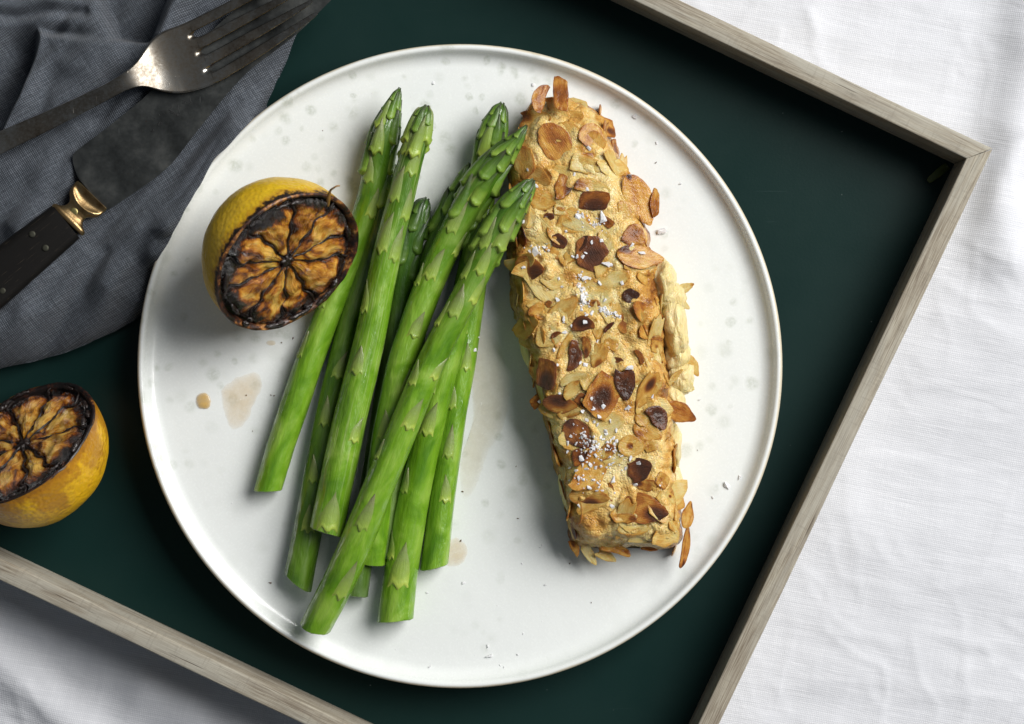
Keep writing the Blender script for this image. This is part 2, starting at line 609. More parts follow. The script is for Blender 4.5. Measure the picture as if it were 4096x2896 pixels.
def mat_flesh(pale):
    m = M('caramelised_flesh')
    uv = m.attr('seg_uv', out='Vector')
    ed = m.attr('edge')
    o = m.obj()
    fib = m.noise(m.mapping(uv, scale=(4, 24, 1)), 1.0, 4, 0.6, 1.2)
    n1 = m.noise(o, 95.0, 4, 0.55, 1.5)
    n2 = m.noise(o, 300.0, 3, 0.6)
    t = m.math('ADD', m.math('MULTIPLY', m.math('SUBTRACT', n1, 0.18), 1.25), m.math('ADD', m.math('MULTIPLY', fib, 0.30), m.math('MULTIPLY', ed, 0.42)))
    t = m.math('ADD', t, -pale)
    col = m.ramp(t, [(0.38, (0.74, 0.44, 0.085)), (0.50, (0.54, 0.225, 0.017)), (0.60, (0.26, 0.070, 0.004)), (0.70, (0.065, 0.014, 0.002)), (0.80, (0.006, 0.003, 0.002))])
    h = m.math('ADD', m.math('MULTIPLY', fib, 1.6), m.math('ADD', m.math('MULTIPLY', n1, 0.8), m.math('MULTIPLY', n2, 1.3)))
    m.bs(Base_Color=col, Roughness=0.13, Specular_IOR_Level=0.45, Normal=m.bump(h, 0.0008, 1.0), Coat_Weight=1.0, Coat_Roughness=0.03)
    hc = m.math('ADD', m.math('MULTIPLY', fib, 1.0), m.math('ADD', m.math('MULTIPLY', m.noise(o, 130.0, 2, 0.5, 0.8), 1.8), m.math('MULTIPLY', m.noise(o, 380.0, 2, 0.5), 0.5)))
    m.bs(Coat_IOR=1.55, Coat_Normal=m.bump(hc, 0.0042, 1.0))
    sss(m, 0.35, (1.0, 0.5, 0.12), 0.0025)
    return m.m


def mat_char():
    m = M('burnt_sugar')
    o = m.obj()
    n = m.noise(o, 500.0, 5, 0.7)
    col = m.mix(n, (0.004, 0.003, 0.003), (0.022, 0.009, 0.005))
    m.bs(Base_Color=col, Roughness=m.rng(n, 0.3, 0.7, 0.18, 0.5), Normal=m.bump(n, 0.0008, 1.0), Coat_Weight=0.5, Coat_Roughness=0.1)
    return m.m


def mat_stalk(name, dark, pale):
    m = M(name)
    sp = m.attr('sp', out='Vector')              # along (m), around (m), tip distance 0..1
    sx = m.n('SeparateXYZ', Vector=sp)
    o = m.obj()
    fib = m.noise(m.mapping(sp, scale=(25, 1500, 0)), 1.0, 3, 0.6)
    bl = m.noise(m.mapping(sp, scale=(60, 110, 0)), 1.0, 3, 0.5, 0.6)
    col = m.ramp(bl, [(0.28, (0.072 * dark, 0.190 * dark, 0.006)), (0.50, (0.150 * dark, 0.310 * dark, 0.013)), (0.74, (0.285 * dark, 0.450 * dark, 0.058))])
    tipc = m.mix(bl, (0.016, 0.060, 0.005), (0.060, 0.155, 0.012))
    col = m.mix(m.rng(sx.outputs[2], 0.0, 0.5, 0.85, 0.0), col, tipc)
    pf = m.math('MULTIPLY', m.rng(fib, 0.48, 0.68), m.rng(bl, 0.40, 0.6, pale * 0.35, pale))
    col = m.mix(pf, col, (0.40, 0.47, 0.22))
    fr = m.noise(o, 650.0, 1)
    col = m.mix(m.rng(fr, 0.80, 0.85, 0, 0.7), col, (0.06, 0.06, 0.012))
    h = m.math('ADD', m.math('MULTIPLY', fib, 0.22), m.math('MULTIPLY', bl, 1.5))
    wet = m.noise(m.mapping(sp, scale=(130, 420, 0)), 1.0, 3, 0.6)
    m.bs(Base_Color=col, Roughness=m.rng(bl, 0.3, 0.7, 0.24, 0.38), Specular_IOR_Level=0.45, Normal=m.bump(m.math('ADD', h, m.math('MULTIPLY', wet, 2.0)), 0.00030, 0.8))
    m.bs(Coat_Weight=m.rng(wet, 0.42, 0.6, 0.05, 1.0), Coat_Roughness=0.05, Coat_IOR=1.6, Coat_Normal=m.bump(m.noise(m.mapping(sp, scale=(70, 300, 0)), 1.0, 2), 0.0011, 1.0))
    sss(m, 0.06, (0.4, 1.0, 0.15), 0.002)
    return m.m


def mat_scale(name, head, dim=1.0):
    m = M(name)
    b = m.attr('tipness')
    o = m.obj()
    n = m.noise(o, 420.0, 4, 0.6)
    fib = m.noise(m.mapping(m.attr('sc_uv', out='Vector'), scale=(9, 2, 1)), 1.0, 3)
    rnd = m.n('ObjectInfo').outputs['Random']
    t = m.math('ADD', m.math('ADD', m.math('MULTIPLY', b, 0.75), m.math('MULTIPLY', n, 0.30)), m.math('MULTIPLY', m.math('SUBTRACT', rnd, 0.5), 0.25))
    if head:
        col = m.ramp(t, [(0.08, (0.24, 0.37, 0.050)), (0.34, (0.100, 0.205, 0.016)), (0.66, (0.045, 0.098, 0.011)), (0.95, (0.045, 0.048, 0.026))])
    else:
        col = m.ramp(t, [(0.05, (0.38, 0.48, 0.075)), (0.20, (0.250, 0.365, 0.050)), (0.60, (0.195, 0.270, 0.070)), (1.0, (0.20, 0.195, 0.10))])
    col = m.mix(m.rng(fib, 0.5, 0.75, 0, 0.25), col, (0.28, 0.37, 0.12))
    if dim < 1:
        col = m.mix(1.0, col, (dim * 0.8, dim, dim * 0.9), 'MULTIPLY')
    m.bs(Base_Color=col, Roughness=m.rng(n, 0.3, 0.7, 0.34, 0.50), Specular_IOR_Level=0.40, Normal=m.bump(m.math('ADD', fib, n), 0.00025, 0.8))
    m.bs(Coat_Weight=0.25, Coat_Roughness=0.12)
    sss(m, 0.06, (0.4, 1.0, 0.15), 0.002)
    return m.m


def mat_crust():
    m = M('almond_batter')
    o = m.obj()
    ed = m.attr('edge')
    wp = m.n('NewGeometry').outputs['Position']
    n1 = m.noise(wp, 70.0, 4, 0.6, 0.5)
    n2 = m.noise(o, 330.0, 4, 0.6)
    n3 = m.noise(o, 1300.0, 3, 0.6)
    t = m.math('ADD', m.math('ADD', m.math('MULTIPLY', n1, 0.75), m.math('MULTIPLY', n2, 0.30)), m.math('ADD', m.math('MULTIPLY', ed, 0.18), 0.02))
    col = m.ramp(t, [(0.42, (0.86, 0.70, 0.34)), (0.54, (0.80, 0.56, 0.19)), (0.64, (0.65, 0.345, 0.065)), (0.74, (0.35, 0.13, 0.017)), (0.84, (0.11, 0.032, 0.007))])
    h = m.math('ADD', n2, m.math('MULTIPLY', n3, 0.45))
    m.bs(Base_Color=col, Roughness=m.rng(n2, 0.3, 0.7, 0.34, 0.55), Specular_IOR_Level=0.4, Normal=m.bump(h, 0.0020, 1.0))
    m.bs(Coat_Weight=0.40, Coat_Roughness=0.08, Coat_Normal=m.bump(m.noise(o, 420.0, 2, 0.6), 0.0014, 1.0))
    sss(m, 0.30, (1.0, 0.55, 0.2), 0.003)
    return m.m


def mat_almond():
    m = M('toasted_almond')
    o = m.obj()
    base = m.attr('toast', 'OBJECT')
    amp = m.attr('burn', 'OBJECT')
    bx, by, br = m.attr('burn_x', 'OBJECT'), m.attr('burn_y', 'OBJECT'), m.attr('burn_r', 'OBJECT')
    ed = m.attr('edge')
    rnd = m.n('ObjectInfo').outputs['Random']
    off = m.n('CombineXYZ', X=m.math('MULTIPLY', rnd, 40.0), Y=m.math('MULTIPLY', rnd, 23.0), Z=0.0).outputs[0]
    va = m.n('VectorMath', {'operation': 'ADD'})
    m.set(va, '0', o); m.set(va, '1', off)
    n1 = m.noise(va.outputs[0], 1.5, 4, 0.6, 0.4)
    fib = m.noise(m.mapping(va.outputs[0], scale=(2.0, 16, 1)), 1.0, 3)
    n3 = m.noise(va.outputs[0], 22.0, 3, 0.6)
    sx = m.n('SeparateXYZ', Vector=o)
    dx = m.math('SUBTRACT', sx.outputs[0], bx)
    dy = m.math('SUBTRACT', sx.outputs[1], by)
    d = m.math('SQRT', m.math('ADD', m.math('MULTIPLY', dx, dx), m.math('MULTIPLY', dy, dy)))
    d = m.math('ADD', m.math('DIVIDE', d, br), m.math('MULTIPLY', m.math('SUBTRACT', n1, 0.5), 0.7))
    blob = m.rng(d, 1.25, 0.25)
    t = m.math('ADD', base, m.math('MULTIPLY', blob, amp))
    t = m.math('ADD', t, m.math('MULTIPLY', m.math('SUBTRACT', n1, 0.5), 0.60))
    t = m.math('ADD', t, m.math('MULTIPLY', m.math('SUBTRACT', fib, 0.5), 0.12))
    t = m.math('ADD', t, m.math('MULTIPLY', ed, 0.12))
    wp = m.n('NewGeometry').outputs['Position']
    t = m.math('ADD', t, m.math('MULTIPLY', m.math('SUBTRACT', m.noise(wp, 70.0, 4, 0.6, 0.5), 0.47), 0.75))
    col = m.ramp(t, [(0.0, (0.87, 0.69, 0.33)), (0.20, (0.80, 0.54, 0.17)), (0.38, (0.66, 0.335, 0.058)), (0.56, (0.38, 0.125, 0.013)), (0.76, (0.140, 0.038, 0.008)), (1.0, (0.050, 0.015, 0.005))])
    h = m.math('ADD', m.math('MULTIPLY', fib, 0.6), m.math('MULTIPLY', n3, 0.5))
    m.bs(Base_Color=col, Roughness=m.rng(n3, 0.3, 0.7, 0.32, 0.55), Specular_IOR_Level=0.35, Normal=m.bump(h, 0.0011, 0.9))
    m.bs(Coat_Weight=0.32, Coat_Roughness=0.14, Coat_Normal=m.bump(m.noise(m.n('NewGeometry').outputs['Position'], 480.0, 2, 0.6), 0.0005, 1.0), Coat_IOR=1.5)
    sss(m, 0.30, (1.0, 0.5, 0.18), 0.0025)
    return m.m


def mat_salt():
    m = M('sea_salt')
    o = m.obj()
    n = m.noise(o, 900.0, 3)
    m.bs(Base_Color=(0.93, 0.93, 0.94), Roughness=0.25, Transmission_Weight=0.25, IOR=1.45, Normal=m.bump(n, 0.0003, 0.5))
    return m.m


def mat_juice(name, col, alpha, rough=0.06):
    m = M(name)
    o = m.obj()
    n = m.noise(o, 260.0, 4, 0.6)
    c = m.mix(m.rng(n, 0.60, 0.78, 0, 0.8), col, tuple(x * 0.45 for x in col))
    th = m.attr('thick')
    m.bs(Base_Color=c, Roughness=rough, Alpha=m.math('MULTIPLY', th, m.rng(n, 0.2, 0.8, alpha * 0.7, alpha * 1.2)), Specular_IOR_Level=0.5)
    return m.m


MT = dict(cloth=mat_cloth_white(), napkin=mat_napkin(), wood=mat_wood(), tray=mat_tray(), plate=mat_plate(),
          fork=mat_fork(), blade=mat_blade(), brass=mat_brass(), ebony=mat_ebony(), char=mat_char(),
          crust=mat_crust(), almond=mat_almond(), salt=mat_salt(),
          flesh_fish=None)

# ------------------------------------------------------------------ tablecloth
def axis_coords(inner, outer, step):
    a = list(np.arange(-inner, inner + 1e-9, step))
    s, x, ext = step, inner, []
    while x < outer:
        s *= 1.12
        x += s
        ext.append(x)
    return np.array([-e for e in ext[::-1]] + a + ext)


def build_tablecloth():
    xs = axis_coords(0.235, 0.95, 0.0015)
    ys = axis_coords(0.175, 0.85, 0.0015)
    X, Y = np.meshgrid(xs, ys, indexing='ij')
    a = math.radians(-11)
    u = X * math.cos(a) + Y * math.sin(a)
    v = -X * math.sin(a) + Y * math.cos(a)
    wob = fbm(np.stack([X * 9, Y * 9, X * 0], -1), 3, 4)
    big = fbm(np.stack([u * 9 + wob * 0.8, v * 16, X * 0 + 2], -1), 3, 11) * 0.0035
    # crumpled linen: sharp little creases
    cr1 = 1 - np.abs(noise(np.stack([u * 26 + wob * 2.0, v * 75 + wob * 2, X * 0 + 5], -1), 2)) * 2
    cr2 = 1 - np.abs(noise(np.stack([u * 60 + wob, v * 38 + wob * 3, X * 0 + 9], -1), 5)) * 2
    cr3 = fbm(np.stack([u * 90, v * 190, X * 0 + 1], -1), 3, 8)
    amp = 0.45 + 0.9 * sstep(-0.3, 0.5, fbm(np.stack([X * 7, Y * 7, X * 0 + 3], -1), 2, 21))
    z = big + amp * (np.clip(cr1, 0, 1) ** 3 * 0.00055 + np.clip(cr2, 0, 1) ** 3 * 0.00050 + cr3 * 0.00028)
    s = pxs(0)
    # soft pressed fold near the outer edge of the tray corner
    d = seg_dist(X, Y, [((4150 - 2048) * s, (1448 + 300) * s), ((4120 - 2048) * s, (1448 - 250) * s), ((3990 - 2048) * s, (1448 - 720) * s), ((4010 - 2048) * s, (1448 - 1000) * s)])
    z = z + 0.0075 * np.exp(-(d / 0.0125) ** 2)
    # folds in the shade below the tray
    for pl, h, w in (([(-100, 2560), (130, 2760), (420, 3000)], 0.006, 0.010), ([(-50, 2420), (420, 2650), (760, 2790)], 0.003, 0.009), ([(600, 2800), (1000, 2960)], 0.004, 0.012)):
        d = seg_dist(X, Y, [((x - 2048) * s, (1448 - y) * s) for x, y in pl])
        z = z + h * np.exp(-(d / w) ** 2)
    # the tray presses the cloth flat
    ca, sa = math.cos(TA), math.sin(TA)
    tu = X * ca + Y * sa
    tv = -X * sa + Y * ca
    sR = pxs(RAIL_Z)
    uo, v0, v1 = TU1 * sR + 0.008, TV0 * sR - 0.008, TV1 * sR + 0.008
    out = np.maximum.reduce([tu - uo, TU0 * sR - 0.008 - tu, v0 - tv, tv - v1])
    k = sstep(-0.004, 0.016, out)
    z = np.where(out < 0, np.minimum(z * k, -0.0002), z * k - 0.0003)
    V = np.stack([X, Y, z], -1).reshape(-1, 3)
    F = grid_faces(len(xs), len(ys))
    o = mk('tablecloth', V, F, MT['cloth'], base=(0, 0, 0))
    tag(o, 'crumpled white linen tablecloth spread under the wooden tray', 'tablecloth')
    return o


# tray frame axes: inner rail edges in photograph pixels from the picture centre at rail height
TA = math.radians(-25.4)
TU1, TU0, TV1, TV0 = 1293.0, -2950.0, 1516.0, -1589.0


def tray_uv(u, v, z):
    return np.array([u * math.cos(TA) - v * math.sin(TA), u * math.sin(TA) + v * math.cos(TA), z])


def build_tray():
    s = pxs(RAIL_Z)
    u0, u1, v0, v1 = TU0 * s, TU1 * s, TV0 * s, TV1 * s
    w = 0.0079
    c = tray_uv((u0 + u1) / 2, (v0 + v1) / 2, 0)
    t = empty('serving_tray', c, 'dark green serving tray with weathered grey oak sides', 'tray')
    # base board
    g = 0.0002
    b = np.array([tray_uv(u0 - 0.003, v0 - 0.003, 0), tray_uv(u1 + 0.003, v0 - 0.003, 0), tray_uv(u1 + 0.003, v1 + 0.003, 0), tray_uv(u0 - 0.003, v1 + 0.003, 0)])
    lo_, hi = b.copy(), b.copy()
    lo_[:, 2] = 0.003
    hi[:, 2] = TRAY_Z
    mk('base_board', np.vstack([lo_, hi]), [(3, 2, 1, 0), (4, 5, 6, 7), (0, 1, 5, 4), (1, 2, 6, 5), (2, 3, 7, 6), (3, 0, 4, 7)], MT['tray'], t, smooth=False)
    # mitred rails: cross-section swept between two mitres
    prof = rrect(w / 2, RAIL_Z / 2 - 0.0003, 0.0007, 4)
    sides = [((u0, v1), (u1, v1), (0, 1)), ((u1, v1), (u1, v0), (1, 0)), ((u1, v0), (u0, v0), (0, -1)), ((u0, v0), (u0, v1), (-1, 0))]
    for (a, b_, nrm) in sides:
        a, b_, nrm = np.array(a), np.array(b_), np.array(nrm)
        L = np.linalg.norm(b_ - a)
        d = (b_ - a) / L
        n_st = 60
        rings = []
        for k in range(n_st):
            f = k / (n_st - 1)
            ring = []
            for (q, zz) in prof:
                off = q + w / 2                         # 0 inner .. w outer
                l = -off + 0.00012 + f * (L + 2 * off - 0.00024)
                p = a + d * l + nrm * off
                wv = 0.00025 * float(math.sin(l * 31 + zz * 40) * math.sin(l * 17.3))
                p = p + nrm * wv * (1 if off > w / 2 else -0.4)
                ring.append(tray_uv(p[0], p[1], zz + RAIL_Z / 2 + 0.0001))
            rings.append(ring)
        V, F = loft(rings)
        ang = TA + math.atan2(d[1], d[0])
        mk('side_rail', V, F, MT['wood'], t, sharp=50, base=V.mean(0), rotz=ang)
    return t


def build_plate():
    ctr = P(1838, 1464, RIM_Z)
    R = 1292 * pxs(RIM_Z)
    prof = [(0.0, 0.0)]
    prof += [(x, 0.0) for x in np.linspace(0.006, R - 0.0088, 26)]
    for k in range(1, 9):                                # concave fillet up to the lip
        a = math.radians(k * 8.6)
        prof.append((R - 0.0088 + 0.0058 * math.sin(a), 0.0058 * (1 - math.cos(a)) * 0.76))
    r_i, z_i = prof[-1]
    top = RIM_Z - PLATE_Z
    prof += [(R - 0.0030, top - 0.0014), (R - 0.0026, top - 0.0006), (R - 0.0021, top - 0.0002), (R - 0.0014, top), (R - 0.0007, top - 0.0003), (R - 0.0002, top - 0.0010),
             (R, top - 0.0020), (R - 0.0006, top - 0.0045), (R - 0.003, top - 0.0085), (R - 0.008, top - 0.0120), (R - 0.014, top - 0.0145),
             (R - 0.022, top - 0.0162), (R - 0.026, top - 0.0165)]
    zb = TRAY_Z - PLATE_Z
    prof += [(R - 0.027, zb + 0.0012), (R - 0.028, zb + 0.0002), (R - 0.030, zb), (R - 0.032, zb + 0.0005), (R - 0.034, zb + 0.0025), (0.0, zb + 0.0025)]
    seg = 200
    A = np.linspace(0, 2 * math.pi, seg, endpoint=False)
    V = []
    for (r, z) in prof:
        wob = 1 + 0.0012 * np.sin(A * 2 + 0.7) * (r / R) ** 4 + 0.0007 * np.sin(A * 5 + 2) * (r / R) ** 4
        V.append(np.stack([r * wob * np.cos(A), r * wob * np.sin(A), z + 0.00025 * np.sin(A * 3 + 1) * (r / R) ** 6 + 0 * A], 1))
    V = np.concatenate(V) + np.array([ctr[0], ctr[1], PLATE_Z])
    F = grid_faces(len(prof), seg, True)
    o = mk('dinner_plate', V, F, MT['plate'], base=(ctr[0], ctr[1], TRAY_Z))
    tag(o, 'round white speckled stoneware plate with a narrow raised rim', 'plate')
    return o


# ------------------------------------------------------------------ napkin
PLATE_C = (1838.0, 1464.0)
NAP_POLY = [(-520, -420), (1330, -420), (1290, -120), (1200, 60), (1130, 235), (1060, 385), (1052, 425), (1000, 500), (915, 600), (860, 650), (818, 733), (770, 815),
            (720, 905), (672, 990), (640, 1035), (608, 1085), (588, 1160), (574, 1225), (520, 1275), (447, 1318), (360, 1360), (250, 1405), (120, 1442), (0, 1470), (-250, 1520), (-520, 1540)]


def napkin_height(x, y):
    """height of the cloth above the table (m) at photograph pixel x, y"""
    z3 = np.stack([x / 1000.0, y / 1000.0, x * 0], -1)
    flap = [(-700, 1500), (-120, 760), (0, 520), (62, 380), (105, 250), (152, 118), (300, 142), (440, 158), (560, 156), (660, 160), (800, 90), (1100, -120), (1500, -600), (1600, 2200), (-700, 2200)]
    warp = noise(z3 * 6, 3) * 18
    sd = sdf(x + warp * 0.4, y + warp * 0.4, flap)
    up = sstep(-14, 34, sd)
    h = 0.0105 + 0.0115 * up + 0.0022 * np.exp(-((sd - 45) / 60) ** 2)
    # the layer behind the flap: a soft ridge, then a deep hollow
    ridge = [(-300, 200), (0, 60), (180, 30), (330, 60), (420, 150)]
    dr = seg_dist(x, y, ridge)
    h = h + (1 - up) * 0.009 * np.exp(-(dr / 95) ** 2)
    fold = [(-200, 30), (60, 62), (180, 38), (330, 45)]
    h = h - (1 - up) * 0.005 * np.exp(-(seg_dist(x, y, fold) / 26) ** 2)
    hollow = sstep(-15, 30, sdf(x, y, [(372, -300), (385, 0), (452, 160), (560, 170), (600, 175), (640, 60), (680, -60), (700, -300)]))
    h = h * (1 - (1 - up) * hollow) + 0.0012 * (1 - up) * hollow
    h = h + 0.0175 * np.exp(-(seg_dist(x, y, [(655, 150), (705, 30), (770, -100), (900, -330)]) / 55) ** 2) * (1 - up * 0.75)
    h = h - (1 - up) * 0.008 * sstep(150, 20, seg_dist(x, y, [(-120, 740), (0, 500), (62, 360), (105, 240), (140, 130)])) * sstep(60, 200, y)
    # long soft waves lying along the knife, small creases across them
    c, s = math.cos(math.radians(52)), math.sin(math.radians(52))
    a = x * c - y * s
    b = x * s + y * c
    w1 = noise(np.stack([a / 760 + warp / 60, b / 165, x * 0 + 1], -1), 6)
    w2 = noise(np.stack([a / 420, b / 85 + warp / 50, x * 0 + 4], -1), 9)
    w3 = noise(np.stack([a / 90, b / 150, x * 0 + 7], -1), 12)
    h = h + 0.0058 * w1 + 0.0036 * w2 + 0.0006 * w3
    for pl, hh, wd_ in (([(60, 1480), (200, 1270), (330, 1010)], 0.0030, 40), ([(330, 1400), (420, 1230), (500, 1080)], 0.0026, 45), ([(560, 1230), (590, 1050), (660, 880)], 0.0022, 45),
                        ([(300, 640), (230, 760), (60, 900)], 0.0028, 48), ([(700, 900), (860, 640), (1020, 400)], 0.0022, 50), ([(250, 250), (420, 300), (560, 240)], 0.0018, 45),
                        ([(190, 380), (90, 520), (-40, 640)], 0.0016, 40), ([(-20, 1300), (60, 1180), (160, 1090)], 0.0022, 40)):
        h = h + hh * np.exp(-(seg_dist(x, y, pl) / wd_) ** 2)
    for pl, hh, wd_ in (([(140, 1450), (270, 1230), (420, 1010)], 0.0022, 30), ([(440, 1330), (520, 1160), (600, 960)], 0.0020, 30), ([(700, 980), (800, 760), (960, 500)], 0.0014, 26), ([(370, 470), (300, 560), (200, 640)], 0.0014, 30)):
        h = h - hh * np.exp(-(seg_dist(x, y, pl) / wd_) ** 2)
    # free edges sink to the tray
    low = seg_dist(x, y, NAP_POLY[15:])
    rgt = seg_dist(x, y, NAP_POLY[1:7])
    k = np.sqrt(np.clip(low / 170, 0, 1)) * np.sqrt(np.clip(rgt / 130, 0, 1))
    k = np.where(k < 1, k, 1)
    h = 0.0030 + (h - 0.0030) * (0.06 + 0.94 * k)
    # over the plate's lip
    rp = np.hypot(x - PLATE_C[0], y - PLATE_C[1])
    lip = 0.0250 + 0.0012 * noise(z3 * 9, 2)
    ov = sstep(1375, 1292, rp) * sstep(455, 640, y) * sstep(1120, 1000, y)
    h = h * (1 - ov) + np.maximum(h, lip) * ov
    tuck = sstep(1345, 1290, rp) * (1 - sstep(455, 640, y) * sstep(1120, 1000, y))
    h = np.minimum(h, 0.0165 * tuck + 1.0 * (1 - tuck))
    return TRAY_Z + np.maximum(h, 0.0016)


def build_napkin():
    st = 6.0
    xs = np.arange(-520, 1340, st)
    ys = np.arange(-420, 1560, st)
    X, Y = np.meshgrid(xs, ys, indexing='ij')
    poly = spline(NAP_POLY + [NAP_POLY[0]], 700)[:-1]
    # soft hand-folded outline
    poly = poly + np.stack([noise(np.stack([poly[:, 0] / 60, poly[:, 1] / 60, poly[:, 0] * 0], -1), 31), noise(np.stack([poly[:, 0] / 60, poly[:, 1] / 60, poly[:, 0] * 0 + 5], -1), 33)], 1) * 3
    ins = inside(X, Y, [tuple(p) for p in poly])
    # snap the nodes just outside onto the outline
    keep = ins.copy()
    for dx, dy in ((1, 0), (-1, 0), (0, 1), (0, -1), (1, 1), (1, -1), (-1, 1), (-1, -1)):
        keep |= np.roll(np.roll(ins, dx, 0), dy, 1)
    bd = keep & ~ins
    bi = np.argwhere(bd)
    for i, j in bi:
        d = np.hypot(poly[:, 0] - X[i, j], poly[:, 1] - Y[i, j])
        k = int(d.argmin())
        X[i, j], Y[i, j] = poly[k]
    Z = napkin_height(X, Y)
    idx = -np.ones(X.shape, int)
    idx[keep] = np.arange(keep.sum())
    s = pxs(0.026)
    V = np.stack([(X[keep] - 2048) * s, (1448 - Y[keep]) * s, Z[keep]], 1)
    uv = np.stack([V[:, 0], V[:, 1], V[:, 0] * 0], 1)
    F = []
    k4 = keep[:-1, :-1] & keep[1:, :-1] & keep[1:, 1:] & keep[:-1, 1:]
    for i, j in np.argwhere(k4):
        F.append((idx[i, j + 1], idx[i + 1, j + 1], idx[i + 1, j], idx[i, j]))
    # rolled hem: a short skirt under the border
    from collections import Counter
    ec = Counter()
    for f in F:
        for a, b in zip(f, f[1:] + f[:1]):
            ec[(min(a, b), max(a, b))] += 1
    bedge = [(a, b) for f in F for a, b in zip(f, f[1:] + f[:1]) if ec[(min(a, b), max(a, b))] == 1]
    bv = sorted({a for e in bedge for a in e})
    m1 = {a: len(V) + i for i, a in enumerate(bv)}
    sk = V[bv].copy()
    sk[:, 2] -= 0.0012
    sk[:, 2] = np.maximum(sk[:, 2], TRAY_Z + 0.0002)
    V = np.vstack([V, sk])
    uv = np.vstack([uv, uv[bv]])
    for a, b in bedge:
        F.append((b, a, m1[a], m1[b]))
    o = mk('linen_napkin', V, F, MT['napkin'], base=(V[:, 0].mean(), V[:, 1].mean(), TRAY_Z), attrs={'cloth_uv': uv})
    tag(o, 'crumpled grey linen napkin tucked between tray and plate under the cutlery', 'napkin')
    return o


# ------------------------------------------------------------------ knife
ZOOM1 = 1.623


def z1(x, y):
    return (x / ZOOM1, y / ZOOM1)


def build_knife():
    zb = 0.0335                                          # underside of the blade
    hc = P(266, 886, zb)
    t = empty('table_knife', (hc[0], hc[1], zb), 'old table knife with dark steel blade, brass bolster and black wooden handle', 'knife')
    spine = spline([(316, 716), (303, 688), (293, 655), (290, 630), (298, 610), (325, 588), (370, 555), (462, 484), (585, 382), (740, 226), (906, 68), (961, 22), (1060, -60), (1200, -128), (1330, -150), (1400, -120), (1425, -92)], 120)
    edge = spline([(424, 842), (450, 828), (520, 782), (616, 715), (690, 650), (770, 548), (863, 431), (936, 345), (1010, 271), (1109, 197), (1208, 117), (1319, 6), (1380, -45), (1415, -78), (1425, -92)], 120)
    nv = 9
    top, bot = [], []
    for k in range(120):
        for j in range(nv):
            f = j / (nv - 1)
            q = spine[k] * (1 - f) + edge[k] * f
            th = interp(f, [0, 0.06, 0.7, 0.94, 1], [0.0010, 0.0016, 0.0013, 0.0007, 0.0002])
            th *= interp(k / 119, [0, 0.9, 1], [1, 0.8, 0.3])
            lift = 0.0012 * (k / 119)
            top.append(P(q[0], q[1], zb + 0.0012 + th / 2 + lift))
            bot.append(P(q[0], q[1], zb + 0.0012 - th / 2 + lift))
    n = len(top)
    V = np.array(top + bot)
    Fg = grid_faces(120, nv)
    F = [f for f in Fg] + [tuple(n + i for i in f[::-1]) for f in Fg]
    for k in range(119):
        a, b = k * nv, (k + 1) * nv
        F.append((b, a, n + a, n + b))
        a, b = k * nv + nv - 1, (k + 1) * nv + nv - 1
        F.append((a, b, n + b, n + a))
    for j in range(nv - 1):
        F.append((j + 1, j, n + j, n + j + 1)[::-1])
    bl = mk('blade', V, F, MT['blade'], t, sharp=40)
    # stamped marks, as worn as they show: two barred triangles and a small zigzag letter
    zt = zb + 0.0012 + 0.00078 + 0.0003
    mk_dark = mat_plain('stamp_groove', (0.018, 0.018, 0.018), 0.6)
    def zs(x, y):
        return (560 + x * 300 / 2296, 360 + y * 300 / 2296)
    strokes = [[(1150, 370), (1205, 740)], [(1000, 490), (885, 605), (790, 715)], [(885, 615), (1205, 765)], [(920, 690), (1060, 735), (1190, 800)], [(1060, 690), (1070, 750)], [(1150, 735), (1140, 800)],
               [(1530, 220), (1565, 400)], [(1300, 320), (1440, 365), (1560, 430)], [(1290, 400), (1400, 410)], [(1370, 350), (1390, 400)],
               [(590, 1100), (535, 1020), (605, 1030), (580, 960), (670, 1025)], [(565, 720), (610, 800)], [(420, 850), (480, 870)], [(380, 1190), (425, 1255), (340, 1265)]]
    for st in strokes:
        pts = np.array([P(*zs(x, y), zt) for x, y in st])
        Vr, Fr = tube(spline(pts, 10) if len(pts) > 2 else np.linspace(pts[0], pts[1], 6), 0.00011, 5)
        mk('maker_mark', Vr, Fr, mk_dark, bl)
    # bolster
    ax0 = np.array(z1(432, 1438))
    ax1 = np.array(z1(601, 1263))
    d = ax1 - ax0
    Lz = np.linalg.norm(d)
    d /= Lz
    pr = np.array([-d[1], d[0]])
    s = pxs(zb)
    prof = [(0.0, 80, 5.3), (0.03, 87, 5.7), (0.10, 87, 5.7), (0.14, 82, 5.4), (0.20, 62, 4.4), (0.28, 50, 3.7), (0.36, 46, 3.5), (0.44, 47, 3.6), (0.52, 58, 4.3), (0.57, 68, 4.9), (0.64, 76, 5.2), (0.72, 80, 5.2), (0.82, 82, 5.0), (0.93, 83, 4.7), (0.985, 82, 4.3), (1.0, 78, 3.6)]
    rings = []
    fs = np.linspace(0, 1, 60)
    for f in fs:
        hw = interp(f, [p[0] for p in prof], [p[1] for p in prof])
        ht = interp(f, [p[0] for p in prof], [p[2] for p in prof]) * 0.001
        ring = []
        for k in range(40):
            a = 2 * math.pi * k / 40
            ca, sa = math.cos(a), math.sin(a)
            e = 0.72
            u = hw * math.copysign(abs(ca) ** e, ca)
            w = ht * 0.62 * math.copysign(abs(sa) ** e, sa)
            # crescent hollow in the collar
            if w > 0:
                uu = u / 82
                fa = 0.56 + 0.24 * uu * uu              # rear arc of the crescent
                if f > fa and f < 0.97:
                    q = (f - fa) / max(0.97 - fa, 1e-3)
                    w -= 0.0018 * math.sin(math.pi * min(1, q)) ** 0.8 * (1 - min(1, abs(uu)) ** 4)
            c2 = ax0 + d * (f * Lz) + pr * u
            ring.append(P(c2[0], c2[1], zb + 0.0012 + w))
        rings.append(ring)
